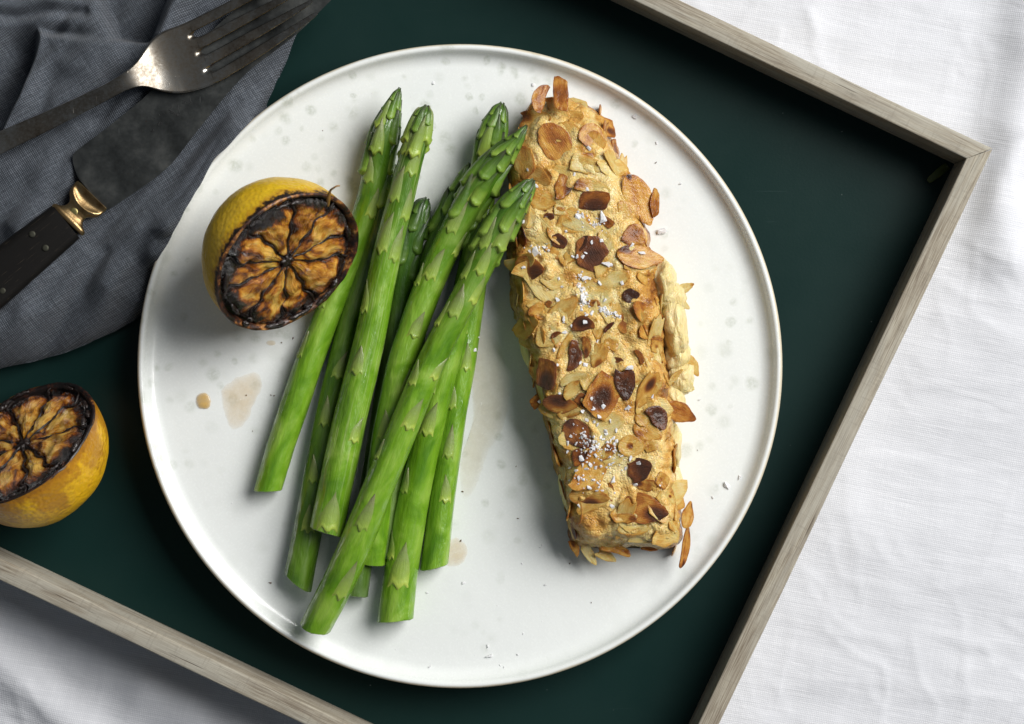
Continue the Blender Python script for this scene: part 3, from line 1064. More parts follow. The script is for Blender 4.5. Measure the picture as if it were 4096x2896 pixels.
    V, F = loft(rings)
    bo = mk('bolster', V, F, MT['brass'], t, sharp=60)
    pin_m = mat_plain('pale_brass_pin', (0.42, 0.36, 0.15), 0.4, 1.0)
    def disc(name, px, py, z, r, m, par, rise=0.0004):
        c = P(px, py, z)
        rings = []
        for rr, zz in ((1.0, -0.0008), (1.0, rise * 0.3), (0.85, rise * 0.85), (0.5, rise), (0.02, rise)):
            a = np.linspace(0, 2 * math.pi, 20, endpoint=False)
            rings.append(np.stack([c[0] + rr * r * np.cos(a), c[1] + rr * r * np.sin(a), c[2] + zz + 0 * a], 1))
        V, F = loft(rings)
        return mk(name, V, F, m, par)
    disc('pin', *z1(479, 1376), zb + 0.0012 + 0.0020, 0.0018, pin_m, bo, 0.0003)
    # handle, widening toward the butt
    h0 = np.array(z1(430, 1440))
    h1 = np.array([-330.0, 1372.0])
    dh = h1 - h0
    Lh = np.linalg.norm(dh)
    dh /= Lh
    ph = np.array([-dh[1], dh[0]])
    rings = []
    for f in np.linspace(0, 1, 30):
        hw = interp(f, [0, 0.02, 0.5, 0.95, 1], [84, 86, 103, 112, 98])
        ht = interp(f, [0, 0.02, 0.5, 0.95, 1], [5.4, 5.6, 6.6, 6.8, 5.6]) * 0.001
        ring = []
        for (u, w) in rrect(hw * s, ht * 0.75, 0.0034, 6):
            c2 = h0 + dh * (f * Lh) + ph * (u / s)
            ring.append(P(c2[0], c2[1], zb + 0.0008 + w))
        rings.append(ring)
    V, F = loft(rings)
    ang = math.atan2(-dh[1], dh[0])
    ha = mk('handle', V, F, MT['ebony'], t, sharp=70, base=V.mean(0), rotz=ang)
    riv = mat_plain('dull_rivet', (0.055, 0.055, 0.040), 0.6, 0.7)
    WL = WLOC[ha].copy()
    for (px, py) in ((129, 937), (182, 992), (11, 1163)):
        c = P(px, py, zb + 0.0056)
        o = disc('rivet', px, py, zb + 0.0054, 0.00135, riv, t, 0.0004)
        # carried by the handle: a sub-part
        bpy.context.view_layer.update()
        mw = o.matrix_world.copy()
        o.parent = ha
        o.matrix_parent_inverse = ha.matrix_world.inverted()
        o.matrix_world = mw
    return t


# ------------------------------------------------------------------ fork
def build_fork():
    zf = 0.0385
    c0 = P(468, 345, zf)
    t = empty('table_fork', (c0[0], c0[1], 0.0330), 'tarnished silver four-pronged fork lying across the knife blade', 'fork')
    ax = math.radians(24)
    A = np.array([math.cos(ax), -math.sin(ax)])
    Cx = np.array([math.sin(ax), math.cos(ax)])          # across, towards the lower side of the picture
    palm = np.array([770.0, 225.0])
    root = palm + A * 52
    ctr = spline([(-420, 768), (-200, 666), (0, 571), (200, 479), (345, 409), (430, 366), (500, 328), (560, 300), (620, 277), (690, 250), (770, 225), tuple(root + A * 22)], 160)
    Lc = np.concatenate([[0], np.cumsum(np.linalg.norm(np.diff(ctr, axis=0), axis=1))])
    xs = ctr[:, 0]
    hw = np.interp(xs, [-420, -300, -100, 0, 200, 345, 430, 480, 530, 565, 595, 625, 660, 700, 770, 850], [44, 52, 48, 43, 37, 33, 30.5, 31, 38, 52, 76, 101, 121, 131, 135, 134])
    hw = np.convolve(np.pad(hw, 2, mode='edge'), np.ones(5) / 5, mode='valid')
    zc = np.interp(xs, [-420, -200, 0, 200, 345, 430, 500, 535, 570, 605, 640, 690, 770, 850], [1.5, 1.0, 0.8, 1.8, 3.6, 5.0, 5.6, 5.2, 4.0, 2.5, 1.3, 0.7, 0.4, 0.5]) * 0.001 + zf - 0.0015
    zc = np.convolve(np.pad(zc, 4, mode='edge'), np.ones(9) / 9, mode='valid')
    th = np.interp(xs, [-420, 0, 345, 480, 600, 700, 850], [1.6, 1.5, 1.7, 1.8, 1.3, 1.05, 1.0]) * 0.001
    T = np.gradient(ctr, axis=0)
    T /= np.linalg.norm(T, axis=1)[:, None]
    Nn = np.stack([-T[:, 1], T[:, 0]], 1)                # across (down in the picture)
    pitch, tw = 75.0, 46.0
    ncol = 73
    rows_t, rows_b = [], []
    start = int(np.argmin(np.abs(xs - 500)))             # handle ends, head begins
    for i in range(160):
        rt, rb = [], []
        for j in range(ncol):
            q = -1 + 2 * j / (ncol - 1)
            v = q * hw[i]
            c = ctr[i] + Nn[i] * v
            ed = 1 - abs(q)
            rnd = math.sqrt(max(0, 1 - max(0, 1 - ed / 0.10) ** 2)) if ed < 0.10 else 1
            z = zc[i] + 0.0009 * q * q * sstep(560, 680, xs[i]) - 0.0004 * q * q * (1 - sstep(470, 540, xs[i]))
            zt, zb_ = z + th[i] * (0.5 * rnd), z - th[i] * (0.5 * rnd)
            # slot roots
            al = (c - root) @ A
            for sc in (-pitch, 0, pitch):
                w = (c - palm) @ Cx - sc
                if abs(w) < 15.5 and al > -30:
                    # groove running into the slot
                    k = 1 - (w / 15.5) ** 2
                    zt -= 0.0008 * k * sstep(-30, -6, al)
            rt.append((c, zt))
            rb.append((c, zb_))
        rows_t.append(rt)
        rows_b.append(rb)
    def pack(i0, i1, cut):
        V, F, ids = [], [], {}
        for i in range(i0, i1):
            for j in range(ncol):
                for side, rows in ((0, rows_t), (1, rows_b)):
                    c, z = rows[i][j]
                    ids[(i, j, side)] = len(V)
                    V.append(P(c[0], c[1], z))
        for i in range(i0, i1 - 1):
            for j in range(ncol - 1):
                F.append((ids[i, j + 1, 0], ids[i + 1, j + 1, 0], ids[i + 1, j, 0], ids[i, j, 0])[::-1])
                F.append((ids[i, j, 1], ids[i + 1, j, 1], ids[i + 1, j + 1, 1], ids[i, j + 1, 1])[::-1])
            for j in (0, ncol - 1):
                q = (ids[i, j, 0], ids[i + 1, j, 0], ids[i + 1, j, 1], ids[i, j, 1])
                F.append(q if j == 0 else q[::-1])
        for i in (i0, i1 - 1):
            for j in range(ncol - 1):
                q = (ids[i, j, 0], ids[i, j + 1, 0], ids[i, j + 1, 1], ids[i, j, 1])
                F.append(q if i == i0 else q[::-1])
        return np.array(V), F
    # trim the head at the slot root, scalloped between the prongs
    iend = int(np.argmin(np.abs((ctr - root) @ A - 8)))
    for i in range(iend - 9, iend + 1):
        f = (i - (iend - 9)) / 9
        for rows in (rows_t, rows_b):
            for j in range(ncol):
                c, z = rows[i][j]
                for sc in (-pitch, 0, pitch):
                    w = abs((c - palm) @ Cx - sc)
                    if w < 14.5:
                        sag = math.sqrt(max(0, 1 - (w / 14.5) ** 2)) * 17
                        rows[i][j] = (c - A * sag * f, z)
    V, F = pack(0, start + 1, False)
    mk('handle', V, F, MT['fork'], t, sharp=55)
    V, F = pack(start, iend + 1, True)
    mk('head', V, F, MT['fork'], t, sharp=55)
    # prongs
    tips = [(1176, -96), (1215, -46), (1250, 4), (1268, 53)]
    zr = float(zc[iend])
    for k in range(4):
        off = (k - 1.5) * pitch
        a0 = palm + A * 40 + Cx * off
        mid = palm + A * 230 + Cx * (off * 1.0)
        e = np.array(tips[k], float)
        q3 = palm + A * 400 + Cx * (off * 0.93)
        b0 = palm + A * 78 + Cx * off
        path2 = spline([tuple(a0), tuple(b0), tuple(b0 + (e - b0) * 0.33 + Cx * (off * 0.03)), tuple(b0 + (e - b0) * 0.66 + Cx * (off * 0.03)), tuple(e)], 46)
        rings = []
        for i, c in enumerate(path2):
            f = i / 45
            w = interp(f, [0, 0.08, 0.45, 0.85, 0.97, 1], [22.6, 22.6, 20.5, 13.0, 9.5, 4.0])
            tt = interp(f, [0, 0.3, 0.8, 1], [0.00060, 0.00080, 0.00075, 0.0003])
            q = off / 135
            z = zr + 0.0009 * q * q + interp(f, [0, 0.2, 0.5, 0.8, 1], [0.0, 0.0002, 0.0014, 0.0040, 0.0062])
            if i == 0:
                d = path2[1] - path2[0]
            elif i == 45:
                d = path2[45] - path2[44]
            else:
                d = path2[i + 1] - path2[i - 1]
            d = d / np.linalg.norm(d)
            pn = np.array([-d[1], d[0]])
            s = pxs(z)
            ring = [P(*(c + pn * (u / s)), z + v) for u, v in rrect(w * s, tt, 0.00055, 5)]
            rings.append(ring)
        V, F = loft(rings)
        mk('prong', V, F, MT['fork'], t, sharp=70)
    return t


tablecloth = build_tablecloth()
tray = build_tray()
plate = build_plate()
napkin = build_napkin()
knife = build_knife()
fork = build_fork()

# ------------------------------------------------------------------ lemons
def build_lemon(label, cpx, cpy, czl, R, az, tilt, seed, pale, dark, nseg, rot0, strand=False):
    n = np.array([math.sin(tilt) * math.cos(az), math.sin(tilt) * math.sin(az), math.cos(tilt)])
    e1 = np.array([-math.sin(az), math.cos(az), 0.0])
    e2 = np.cross(n, e1)
    C = P(cpx, cpy, czl)
    W = lambda L: C + L[:, [0]] * e1 + L[:, [1]] * e2 + L[:, [2]] * n
    rng = np.random.default_rng(seed)
    D = R * 1.06
    nphi, nth = 44, 110
    th = np.linspace(0, 2 * math.pi, nth, endpoint=False)
    rim_r = 1 + 0.012 * np.sin(2 * th + seed) + 0.010 * np.sin(3 * th + 1.3 * seed) + 0.006 * np.sin(7 * th)
    L, rd = [], []
    for i in range(nphi):
        f = i / (nphi - 1)
        ph = f * math.pi / 2
        r = R * (math.cos(ph) ** 0.86) * (1 + 0.03 * math.sin(2 * ph))
        z = -D * math.sin(ph)
        rr = r * (rim_r * (1 - f) + f)
        lump = 1 + 0.018 * fbm(np.stack([np.cos(th) * math.cos(ph) * 2.2, np.sin(th) * math.cos(ph) * 2.2, th * 0 + z / R * 2.2], -1), 3, seed)
        L.append(np.stack([rr * np.cos(th) * lump, rr * np.sin(th) * lump, z * lump], 1))
        rd.append(np.full(nth, f))
    L = np.concatenate(L)
    V = W(L)
    lowest = V[:, 2].min()
    base = np.array([C[0], C[1], lowest])
    t = empty('lemon_half', base, label, 'lemon')
    F = [f[::-1] for f in grid_faces(nphi, nth, True)]
    rind = mk('rind', V, F, mat_rind(seed, 0.0 if strand else 0.75), t, attrs={'rimdist': np.concatenate(rd)})
    # scorched pith ring
    prof = [(1.004, -0.012), (1.000, 0.004), (0.988, 0.012), (0.972, 0.010), (0.955, 0.000), (0.942, -0.015), (0.93, -0.05), (0.92, -0.10)]
    L = []
    for (r, z) in prof:
        nz = 0.016 * noise(np.stack([np.cos(th) * 9 * r, np.sin(th) * 9 * r, th * 0 + seed], -1), 2)
        L.append(np.stack([R * r * rim_r * np.cos(th), R * r * rim_r * np.sin(th), R * (z + nz)], 1))
    mk('pith_ring', W(np.concatenate(L)), [f for f in grid_faces(len(prof), nth, True)], mat_pith(dark), t)
    # burnt membrane floor
    L, rr_ = [], np.linspace(0.0, 0.95, 22)
    for r in rr_:
        nz = 0.02 * fbm(np.stack([np.cos(th) * 6 * r, np.sin(th) * 6 * r, th * 0 + seed], -1), 3, 5)
        L.append(np.stack([R * r * np.cos(th), R * r * np.sin(th), R * (-0.085 - 0.02 * (1 - r) + nz)], 1))
    mk('membrane', W(np.concatenate(L)), grid_faces(len(rr_), nth, True), MT['char'], t)
    # flesh segments
    cuts = np.sort(rot0 + np.arange(nseg) * 2 * math.pi / nseg + rng.uniform(-0.13, 0.13, nseg))
    fm = mat_flesh(pale)
    nr, na = 30, 22
    def wig(k, r):
        return 0.055 * math.sin(r * 9 + k * 2.1 + seed) * r + 0.035 * math.sin(r * 23 + k * 1.3) + 0.05 * float(noise(np.array([[r * 8.0, k * 3.7, seed * 1.0]]))[0])
    for k in range(nseg):
        a0, a1 = cuts[k], cuts[(k + 1) % nseg] + (2 * math.pi if k == nseg - 1 else 0)
        L, ed, uv = [], [], []
        hb = rng.uniform(0.045, 0.105)
        r_in, r_out = rng.uniform(0.05, 0.09), rng.uniform(0.905, 0.935)
        sink = rng.uniform(-0.02, 0.02)
        for i in range(nr):
            f = i / (nr - 1)
            r = r_in + (r_out - r_in) * f
            for j in range(na):
                g = j / (na - 1)
                gap = 0.020 / max(r, 0.12)
                A0 = a0 + wig(k, r) + gap * 0.5
                A1 = a1 + wig((k + 1) % nseg, r) - gap * 0.5
                a = A0 + (A1 - A0) * g
                e = 1 - min(1, min(g, 1 - g) / 0.5)          # 1 at the sides
                eo = max(0, (f - 0.80) / 0.20)
                ei = max(0, (0.12 - f) / 0.12)
                E = max(e, eo, ei)
                z = hb * (1 - e ** 2.4) * (1 - eo ** 2) * min(1, 0.35 + f * 1.2) - 0.05 + sink
                # dried-out dimples
                q = np.array([[r * math.cos(a) * 7, r * math.sin(a) * 7, seed * 2.0]])
                z += 0.050 * float(fbm(q, 2, 4)[0]) * (1 - E ** 4)
                q2 = np.array([[f * 5.0, g * 9.0 + k, seed * 1.0]])
                z += 0.022 * float(noise(q2, 3)[0])
                if E > 0.97:
                    z -= 0.07
                L.append((R * r * math.cos(a), R * r * math.sin(a), R * z))
                ed.append(min(1.0, 0.55 * max(0, (e - 0.6) / 0.4) ** 2 + 1.15 * max(0, (f - 0.66) / 0.34) ** 1.6 + 0.5 * ei))
                uv.append((f, g, k * 3.0))
        mk('flesh_segment', W(np.array(L)), grid_faces(nr, na), fm, t, attrs={'edge': ed, 'seg_uv': np.array(uv)})
        # burnt membrane wall between segments
        pts = []
        for f in np.linspace(0.03, 0.94, 22):
            a = a0 + wig(k, f)
            pts.append((R * f * math.cos(a), R * f * math.sin(a), R * (-0.034 + 0.015 * math.sin(f * 17 + k))))
        pts = np.array(pts)
        rad = R * np.array([0.006 + 0.012 * abs(math.sin(i * 1.7 + k * 2)) for i in range(22)])
        V, F = tube(W(pts), rad, 7, up=n)
        mk('membrane_wall', V, F, MT['char'], t)
    # core
    L = []
    for i, (r, z) in enumerate(((0.085, -0.09), (0.075, -0.02), (0.05, 0.005), (0.02, 0.0), (0.001, -0.005))):
        rr = r * (1 + 0.35 * np.sin(5 * th + seed) * 0.7)
        L.append(np.stack([R * rr * np.cos(th), R * rr * np.sin(th), R * z + 0 * th], 1))
    mk('core', W(np.concatenate(L)), grid_faces(5, nth, True), MT['char'], t)
    # crusts of burnt sugar along the rim
    for k in range(16):
        a = rng.uniform(0, 2 * math.pi)
        r = rng.uniform(0.86, 0.935)
        nn = 10
        arc = np.linspace(-1, 1, nn) * rng.uniform(0.05, 0.16)
        pts = np.stack([R * r * np.cos(a + arc), R * r * np.sin(a + arc), R * (0.012 + rng.normal(0, 0.006, nn))], 1)
        V, F = tube(W(pts), R * (0.008 + 0.022 * np.sin(np.linspace(0.2, math.pi - 0.2, nn))) * rng.uniform(0.6, 1.3), 7, up=n)
        V = V + (noise(V * 700, 3)[:, None]) * 0.0004
        mk('char_crust', V, F, MT['char'], t)
    if strand:
        pts = np.array([P(1318, 830, 0.0705), P(1320, 795, 0.074), P(1327, 768, 0.077), P(1340, 757, 0.079), P(1352, 750, 0.0795), P(1364, 748, 0.079)])
        sp = spline(pts, 20)
        V, F = tube(sp, np.interp(np.linspace(0, 1, 20), [0, 0.3, 0.6, 1], [0.0004, 0.0009, 0.00045, 0.0003]), 7)
        mk('membrane_wisp', V, F, mat_plain('dry_membrane', (0.30, 0.15, 0.03), 0.4), t)
    return t, lowest


lemon1, low1 = build_lemon('charred lemon half on the plate leaning against the asparagus', 1158, 1052, PLATE_Z + 0.0312, 322 * pxs(0.052), math.atan2(-0.69, 0.72), math.radians(53), 3, 0.055, 0.0, 10, 0.25, True)
lemon2, low2 = build_lemon('charred lemon half lying on the green tray beside the napkin', 92, 1769, TRAY_Z + 0.0320, 322 * pxs(0.042), math.atan2(0.87, -0.5), math.radians(51), 8, 0.065, 0.09, 9, 0.6)
for l, lw, z in ((lemon1, low1, PLATE_Z), (lemon2, low2, TRAY_Z)):
    l.location.z += z - lw + (0.0046 if l is lemon1 else 0.0001)     # the first one leans up on the nearest spear


# ------------------------------------------------------------------ asparagus
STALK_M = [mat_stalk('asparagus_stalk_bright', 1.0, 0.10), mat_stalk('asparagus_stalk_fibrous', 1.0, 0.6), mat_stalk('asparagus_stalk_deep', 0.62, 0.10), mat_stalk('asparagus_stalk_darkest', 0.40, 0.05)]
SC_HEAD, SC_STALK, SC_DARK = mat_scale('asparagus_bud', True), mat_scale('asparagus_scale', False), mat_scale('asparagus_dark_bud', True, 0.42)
CUT_M = mat_plain('asparagus_cut', (0.34, 0.45, 0.20), 0.5, 0, 0.0004, 900.0)


def build_spear(label, pts, radii, stalk_m, seed, head_len, blunt, rot, pale_head=False, scale_pos=None, cut_tilt=(0.0, 0.0)):
    """pts: (x, y, mm above plate) tip to butt in overview pixels; radii: [(fraction, overview px)]"""
    rng = np.random.default_rng(seed)
    world = np.array([PF(x, y, PLATE_Z + z * 0.001) for x, y, z in pts])
    N_ = 150
    path = spline(world, N_)
    LL = np.linalg.norm(np.diff(path, axis=0), axis=1).sum()
    s = np.linspace(0, LL, N_)
    px = pxs(PLATE_Z + 0.01) * Q                              # metres per overview pixel
    T, Nn, B = frames(path)
    rbase = np.interp(s / LL, [r[0] for r in radii], [r[1] * px for r in radii])
    hl = head_len * px
    fh = np.clip(s / hl, 0, 1)
    core = rbase * ((0.40 + 0.58 * fh ** 0.42) if blunt else (0.16 + 0.82 * fh ** 0.55))
    core = core * (1 + 0.10 * np.sin(math.pi * np.clip(s / (hl * 1.1), 0, 1)))
    core[0] *= 0.3
    core[1] *= 0.8
    t = empty('asparagus_spear', world[-1] * [1, 1, 0] + np.array([0, 0, PLATE_Z]), label, 'asparagus', 'boiled asparagus spears on the plate')
    # stalk
    seg = 30
    a = np.linspace(math.pi, 3 * math.pi, seg, endpoint=False)
    ss, aa = np.meshgrid(s, a, indexing='ij')
    bumpn = fbm(np.stack([ss * 45, np.cos(aa) * 1.4, np.sin(aa) * 1.4 + seed], -1), 3, seed)
    rid = 0.012 * np.sin(aa * 5 + seed) + 0.006 * np.sin(aa * 11 + 2 * seed)
    rr = core[:, None] * (1 + 0.045 * bumpn + rid)
    V = path[:, None] + rr[..., None] * (np.cos(aa)[..., None] * Nn[:, None] + np.sin(aa)[..., None] * B[:, None])
    # oblique cut
    ct = cut_tilt[0] * np.cos(a) + cut_tilt[1] * np.sin(a)
    fall = sstep(LL * 0.93, LL, s)
    V = V + (fall[:, None] * ct[None, :] * rbase[-1])[..., None] * T[:, None]
    sp = np.stack([ss, aa * 0.006 + seed * 0.13, ss / LL * 1.0], -1)
    F = grid_faces(N_, seg, True)
    F.append(tuple(range(seg))[::-1])
    st = mk('stalk', V.reshape(-1, 3), F, stalk_m, t, attrs={'sp': sp.reshape(-1, 3)})
    # cut end: slightly sunken fibrous disc
    rings = []
    endc = path[-1]
    ring = V[-1]
    cc = ring.mean(0)
    for f, dz in ((1.0, 0.0), (0.93, 0.0003), (0.6, 0.0001), (0.25, -0.0002), (0.02, -0.0002)):
        rings.append(cc + (ring - cc) * f + T[-1] * (dz + rng.normal(0, 0.0001, (seg, 1)) * (f < 0.95)))
    Vc, Fc = loft(rings, cap=False)
    mk('cut_end', Vc, Fc, CUT_M, t, sharp=60)

    def at(sv, arr):
        return np.stack([np.interp(sv, s, arr[:, k]) for k in range(3)], -1)

    def scale_leaf(sb, theta, L, W, lift, thick, mat):
        nb, na = 15, 13
        bs_ = [-0.16, -0.09, -0.03, 0.03, 0.10, 0.18, 0.28, 0.38, 0.48, 0.58, 0.68, 0.78, 0.87, 0.95, 1.0]
        bend = rng.uniform(-0.35, 0.35)
        dent = rng.uniform(-0.25, 0.25)
        jag = [rng.uniform(-0.02, 0.02) for _ in range(na)]
        Vs, tp, uv = [], [], []
        for i in range(nb):
            for j in range(na):
                q = -1 + 2 * j / (na - 1)
                b = bs_[i]
                bb = max(0.0, b)
                if mat is not SC_STALK:
                    hwid = W * (1 - bb ** 1.5) ** 0.85 * (0.86 + 0.14 * math.sin(math.pi * min(1, bb * 2)))
                else:
                    hwid = W * (1 - bb) ** 0.85 * (1 + 0.25 * math.sin(math.pi * bb))
                hwid += W * 0.012
                # a spur under the middle and one at each corner
                spur = (0.16 * (1 - abs(q)) ** 0.8 if mat is not SC_STALK else 0.07 * math.cos(q * math.pi * 2)) + jag[j]
                bq = b - (spur * (1 - min(1, max(0, b) / 0.25)))
                sv = sb - L * bq
                ext, sv_c = (sv, 0.0) if sv < 0 else (0.0, sv)
                c = at(sv_c, path) + ext * at(sv_c, T)
                nn, bbv = at(sv_c, Nn), at(sv_c, B)
                r0 = float(np.interp(sv_c, s, core))
                ang = theta + bend * bb * bb + max(-1.5, min(1.5, (hwid * q) / max(r0, 0.0014)))
                prof = 1 - abs(q) ** 2.6
                keel = 0.20 * (1 - abs(q)) ** 2 - 0.22 * math.exp(-((q - dent * 2) / 0.3) ** 2) * math.sin(math.pi * min(1, bb * 1.3)) ** 2
                off = -0.00015 + thick * (prof * 0.8 + keel) * (1.0 - 0.6 * bb) + lift * bb ** 1.3 * (0.5 + 0.5 * prof)
                if i == 0:
                    off = -0.0009
                elif i == 1:
                    off = -0.0003 + thick * 0.75 * prof
                elif i == 2:
                    off = thick * 1.15 * prof - 0.0001
                Vs.append(c + (r0 + off) * (math.cos(ang) * nn + math.sin(ang) * bbv))
                tp.append(bb)
                uv.append((q, bb, seed * 1.0 + theta))
        mk('scale_leaf', np.array(Vs), grid_faces(nb, na), mat, t, attrs={'tipness': tp, 'sc_uv': np.array(uv)})

    # bud scales, spiralling down the head
    i, sv = 0, 0.06 * hl
    while sv < hl * 1.30:
        f = sv / hl
        L = (46 + 36 * min(1, f)) * px * rng.uniform(0.85, 1.15)
        Wd = (9 + 11.5 * min(1, f ** 0.7)) * px * rng.uniform(0.85, 1.15)
        sb0 = sv + L * 0.35
        L = min(L, sb0 + 3 * px)
        scale_leaf(sb0, rot + i * 2.39996 + rng.uniform(-0.25, 0.25), L, Wd, 0.0002 + 0.0004 * f, 0.0009 + 0.0011 * min(1, f), (SC_DARK if stalk_m is STALK_M[3] else SC_HEAD) if (rng.random() < 0.9 and not pale_head) or f < 0.5 or stalk_m is STALK_M[3] else SC_STALK)
        sv += ((3.6 if blunt else 5.0) + 8.5 * f) * px
        i += 1
    # sparse scales down the stalk, at the spots that show
    for (sp_, th_, L_, W_) in (scale_pos or []):
        scale_leaf(sp_ * px, th_, L_ * 0.95 * px, W_ * 0.78 * px, 0.0002, 0.00065, SC_STALK)
    # hidden sides get a few as well
    for k in range(3):
        scale_leaf(hl * 1.4 + (LL - hl * 1.5) * (0.2 + 0.25 * k), math.pi + rng.uniform(-0.7, 0.7), 60 * px, 20 * px, 0.0002, 0.0009, SC_STALK)
    return t


R60 = [(0, 22), (0.12, 27), (0.4, 30), (1, 32)]
build_spear('bright asparagus spear with a pointed tip, lying beneath the lemon half', [(896, 199, 13), (880, 240, 12), (862, 300, 10), (845, 375, 8), (828, 450, 7), (800, 540, 6.2), (768, 625, 5.8), (733, 710, 5.6), (698, 800, 5.6), (662, 905, 5.6), (630, 1000, 5.6), (601, 1098, 5.6)],
            [(0, 20), (0.1, 30), (0.2, 30), (0.4, 30), (0.8, 33), (1, 31)], STALK_M[0], 1, 125, False, 0.3,
            scale_pos=[(215, 0.5, 70, 24), (290, -0.6, 66, 22), (395, 0.3, 60, 20), (520, 0.8, 55, 20), (640, 1.0, 60, 20)], cut_tilt=(0.1, 0.3))
build_spear('asparagus spear with pale fibrous streaks, crossing over two darker spears', [(957, 238, 21), (948, 268, 21), (936, 310, 20), (918, 370, 19), (900, 440, 18), (877, 530, 17), (853, 640, 16), (833, 740, 15.5), (812, 830, 15.5), (785, 940, 15.5), (757, 1070, 15.5), (732, 1192, 15.5)],
            [(0, 21), (0.05, 25), (0.2, 30), (0.4, 33), (0.6, 36), (0.8, 39), (1, 39)], STALK_M[1], 2, 70, True, 1.0, True,
            scale_pos=[(110, 0.9, 60, 20), (150, -0.4, 75, 24), (215, 0.6, 80, 25), (250, -0.9, 70, 22), (330, 0.5, 90, 24), (345, -0.7, 80, 24), (470, 0.9, 70, 20), (610, 0.3, 62, 24), (760, -0.6, 58, 20), (960, -0.1, 85, 34)], cut_tilt=(0.0, -0.1))
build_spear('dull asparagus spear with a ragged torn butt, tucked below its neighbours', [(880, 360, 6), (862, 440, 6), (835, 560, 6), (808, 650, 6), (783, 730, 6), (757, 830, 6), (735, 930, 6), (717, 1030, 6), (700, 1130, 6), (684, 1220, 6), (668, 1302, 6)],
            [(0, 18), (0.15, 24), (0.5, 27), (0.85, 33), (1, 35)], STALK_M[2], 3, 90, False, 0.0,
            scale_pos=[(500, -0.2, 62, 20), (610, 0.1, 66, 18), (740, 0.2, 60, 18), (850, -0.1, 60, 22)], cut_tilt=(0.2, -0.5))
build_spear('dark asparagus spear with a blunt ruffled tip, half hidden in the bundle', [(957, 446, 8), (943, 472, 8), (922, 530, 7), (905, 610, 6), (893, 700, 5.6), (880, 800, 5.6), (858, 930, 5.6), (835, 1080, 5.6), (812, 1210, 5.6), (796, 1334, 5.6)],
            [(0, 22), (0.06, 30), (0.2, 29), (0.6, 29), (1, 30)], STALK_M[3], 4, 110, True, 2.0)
build_spear('olive-tipped asparagus spear pointing at the top of the fish', [(1180, 283, 25), (1160, 312, 24), (1130, 345, 22), (1098, 385, 20), (1062, 440, 18), (1025, 505, 17), (990, 575, 16.5), (958, 650, 16.5), (930, 725, 16.5), (905, 800, 16.5), (886, 880, 16), (866, 980, 15), (850, 1090, 12), (842, 1180, 9), (836, 1262, 7)],
            [(0, 16), (0.06, 29), (0.14, 35), (0.3, 33), (0.6, 33), (1, 32)], STALK_M[0], 5, 165, False, 0.5, scale_pos=[(205, -0.3, 70, 24), (215, 0.8, 70, 22), (285, 0.25, 78, 24), (330, -1.0, 60, 18), (400, 0.2, 75, 24), (425, 1.0, 50, 16), (535, -0.3, 62, 22), (660, -0.8, 55, 18), (770, 0.1, 65, 24)])
build_spear('topmost asparagus spear slanting over the others, its bud against the almond crust', [(1196, 404, 30), (1178, 426, 29.5), (1150, 462, 28.5), (1120, 512, 27), (1090, 570, 26), (1057, 637, 25.5), (1020, 708, 25.5), (985, 775, 25.5), (950, 850, 25.5), (920, 922, 25.5), (888, 1000, 25), (850, 1090, 24), (810, 1190, 22), (765, 1295, 18), (708, 1405, 12)],
            [(0, 21), (0.05, 30), (0.12, 32), (0.3, 31), (0.6, 34), (0.85, 38), (1, 36)], STALK_M[0], 6, 135, True, 0.1, scale_pos=[(165, -0.6, 70, 22), (180, 0.5, 75, 22), (235, -0.2, 75, 22), (260, 0.9, 66, 20), (300, -0.9, 66, 20), (345, 0.2, 75, 24), (380, 1.1, 60, 18), (490, -0.8, 55, 18), (520, 0.7, 55, 20), (610, -0.35, 72, 24), (700, 1.1, 46, 16), (850, 0.05, 82, 24), (1010, -0.5, 90, 24)], cut_tilt=(0.1, 0.2))
build_spear('asparagus spear with a tight bright bud, showing behind the olive-tipped one', [(1126, 232, 13), (1116, 262, 13), (1102, 310, 12), (1092, 370, 10), (1082, 450, 8), (1074, 540, 7), (1064, 640, 6.5), (1052, 730, 6), (1038, 830, 6), (1020, 930, 6), (1003, 1040, 6), (988, 1150, 6), (974, 1270, 6)],
            [(0, 22), (0.05, 31), (0.15, 28), (0.6, 27), (0.85, 29), (1, 31)], STALK_M[0], 7, 130, True, 0.7, scale_pos=[(520, 0.5, 60, 18), (600, -0.3, 60, 18), (690, 0.4, 60, 18), (800, 0.0, 75, 18), (900, -0.3, 60, 20)], cut_tilt=(0.1, 0.35))
build_spear('thick asparagus spear with a broad scale just above its cut butt', [(1085, 420, 14), (1075, 480, 14), (1060, 560, 14), (1043, 640, 13), (1027, 710, 13), (1008, 790, 12.5), (987, 870, 12), (967, 950, 11), (948, 1030, 10), (928, 1120, 9), (910, 1220, 8), (896, 1310, 7.5), (886, 1390, 7.5)],
            [(0, 18), (0.1, 24), (0.4, 28), (0.7, 35), (1, 41)], STALK_M[0], 8, 100, False, 0.2, scale_pos=[(390, 0.3, 60, 20), (470, 0.7, 60, 18), (560, 0.2, 75, 24), (700, 0.9, 55, 18), (905, 0.05, 100, 34), (850, 0.95, 62, 20)], cut_tilt=(0.0, 0.22))
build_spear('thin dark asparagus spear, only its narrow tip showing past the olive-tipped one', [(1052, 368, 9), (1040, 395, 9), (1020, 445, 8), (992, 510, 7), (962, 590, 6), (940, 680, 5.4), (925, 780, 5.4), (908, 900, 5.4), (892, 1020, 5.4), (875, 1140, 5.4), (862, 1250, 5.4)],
            [(0, 14), (0.08, 22), (0.3, 25), (1, 27)], STALK_M[2], 9, 110, False, 1.4)

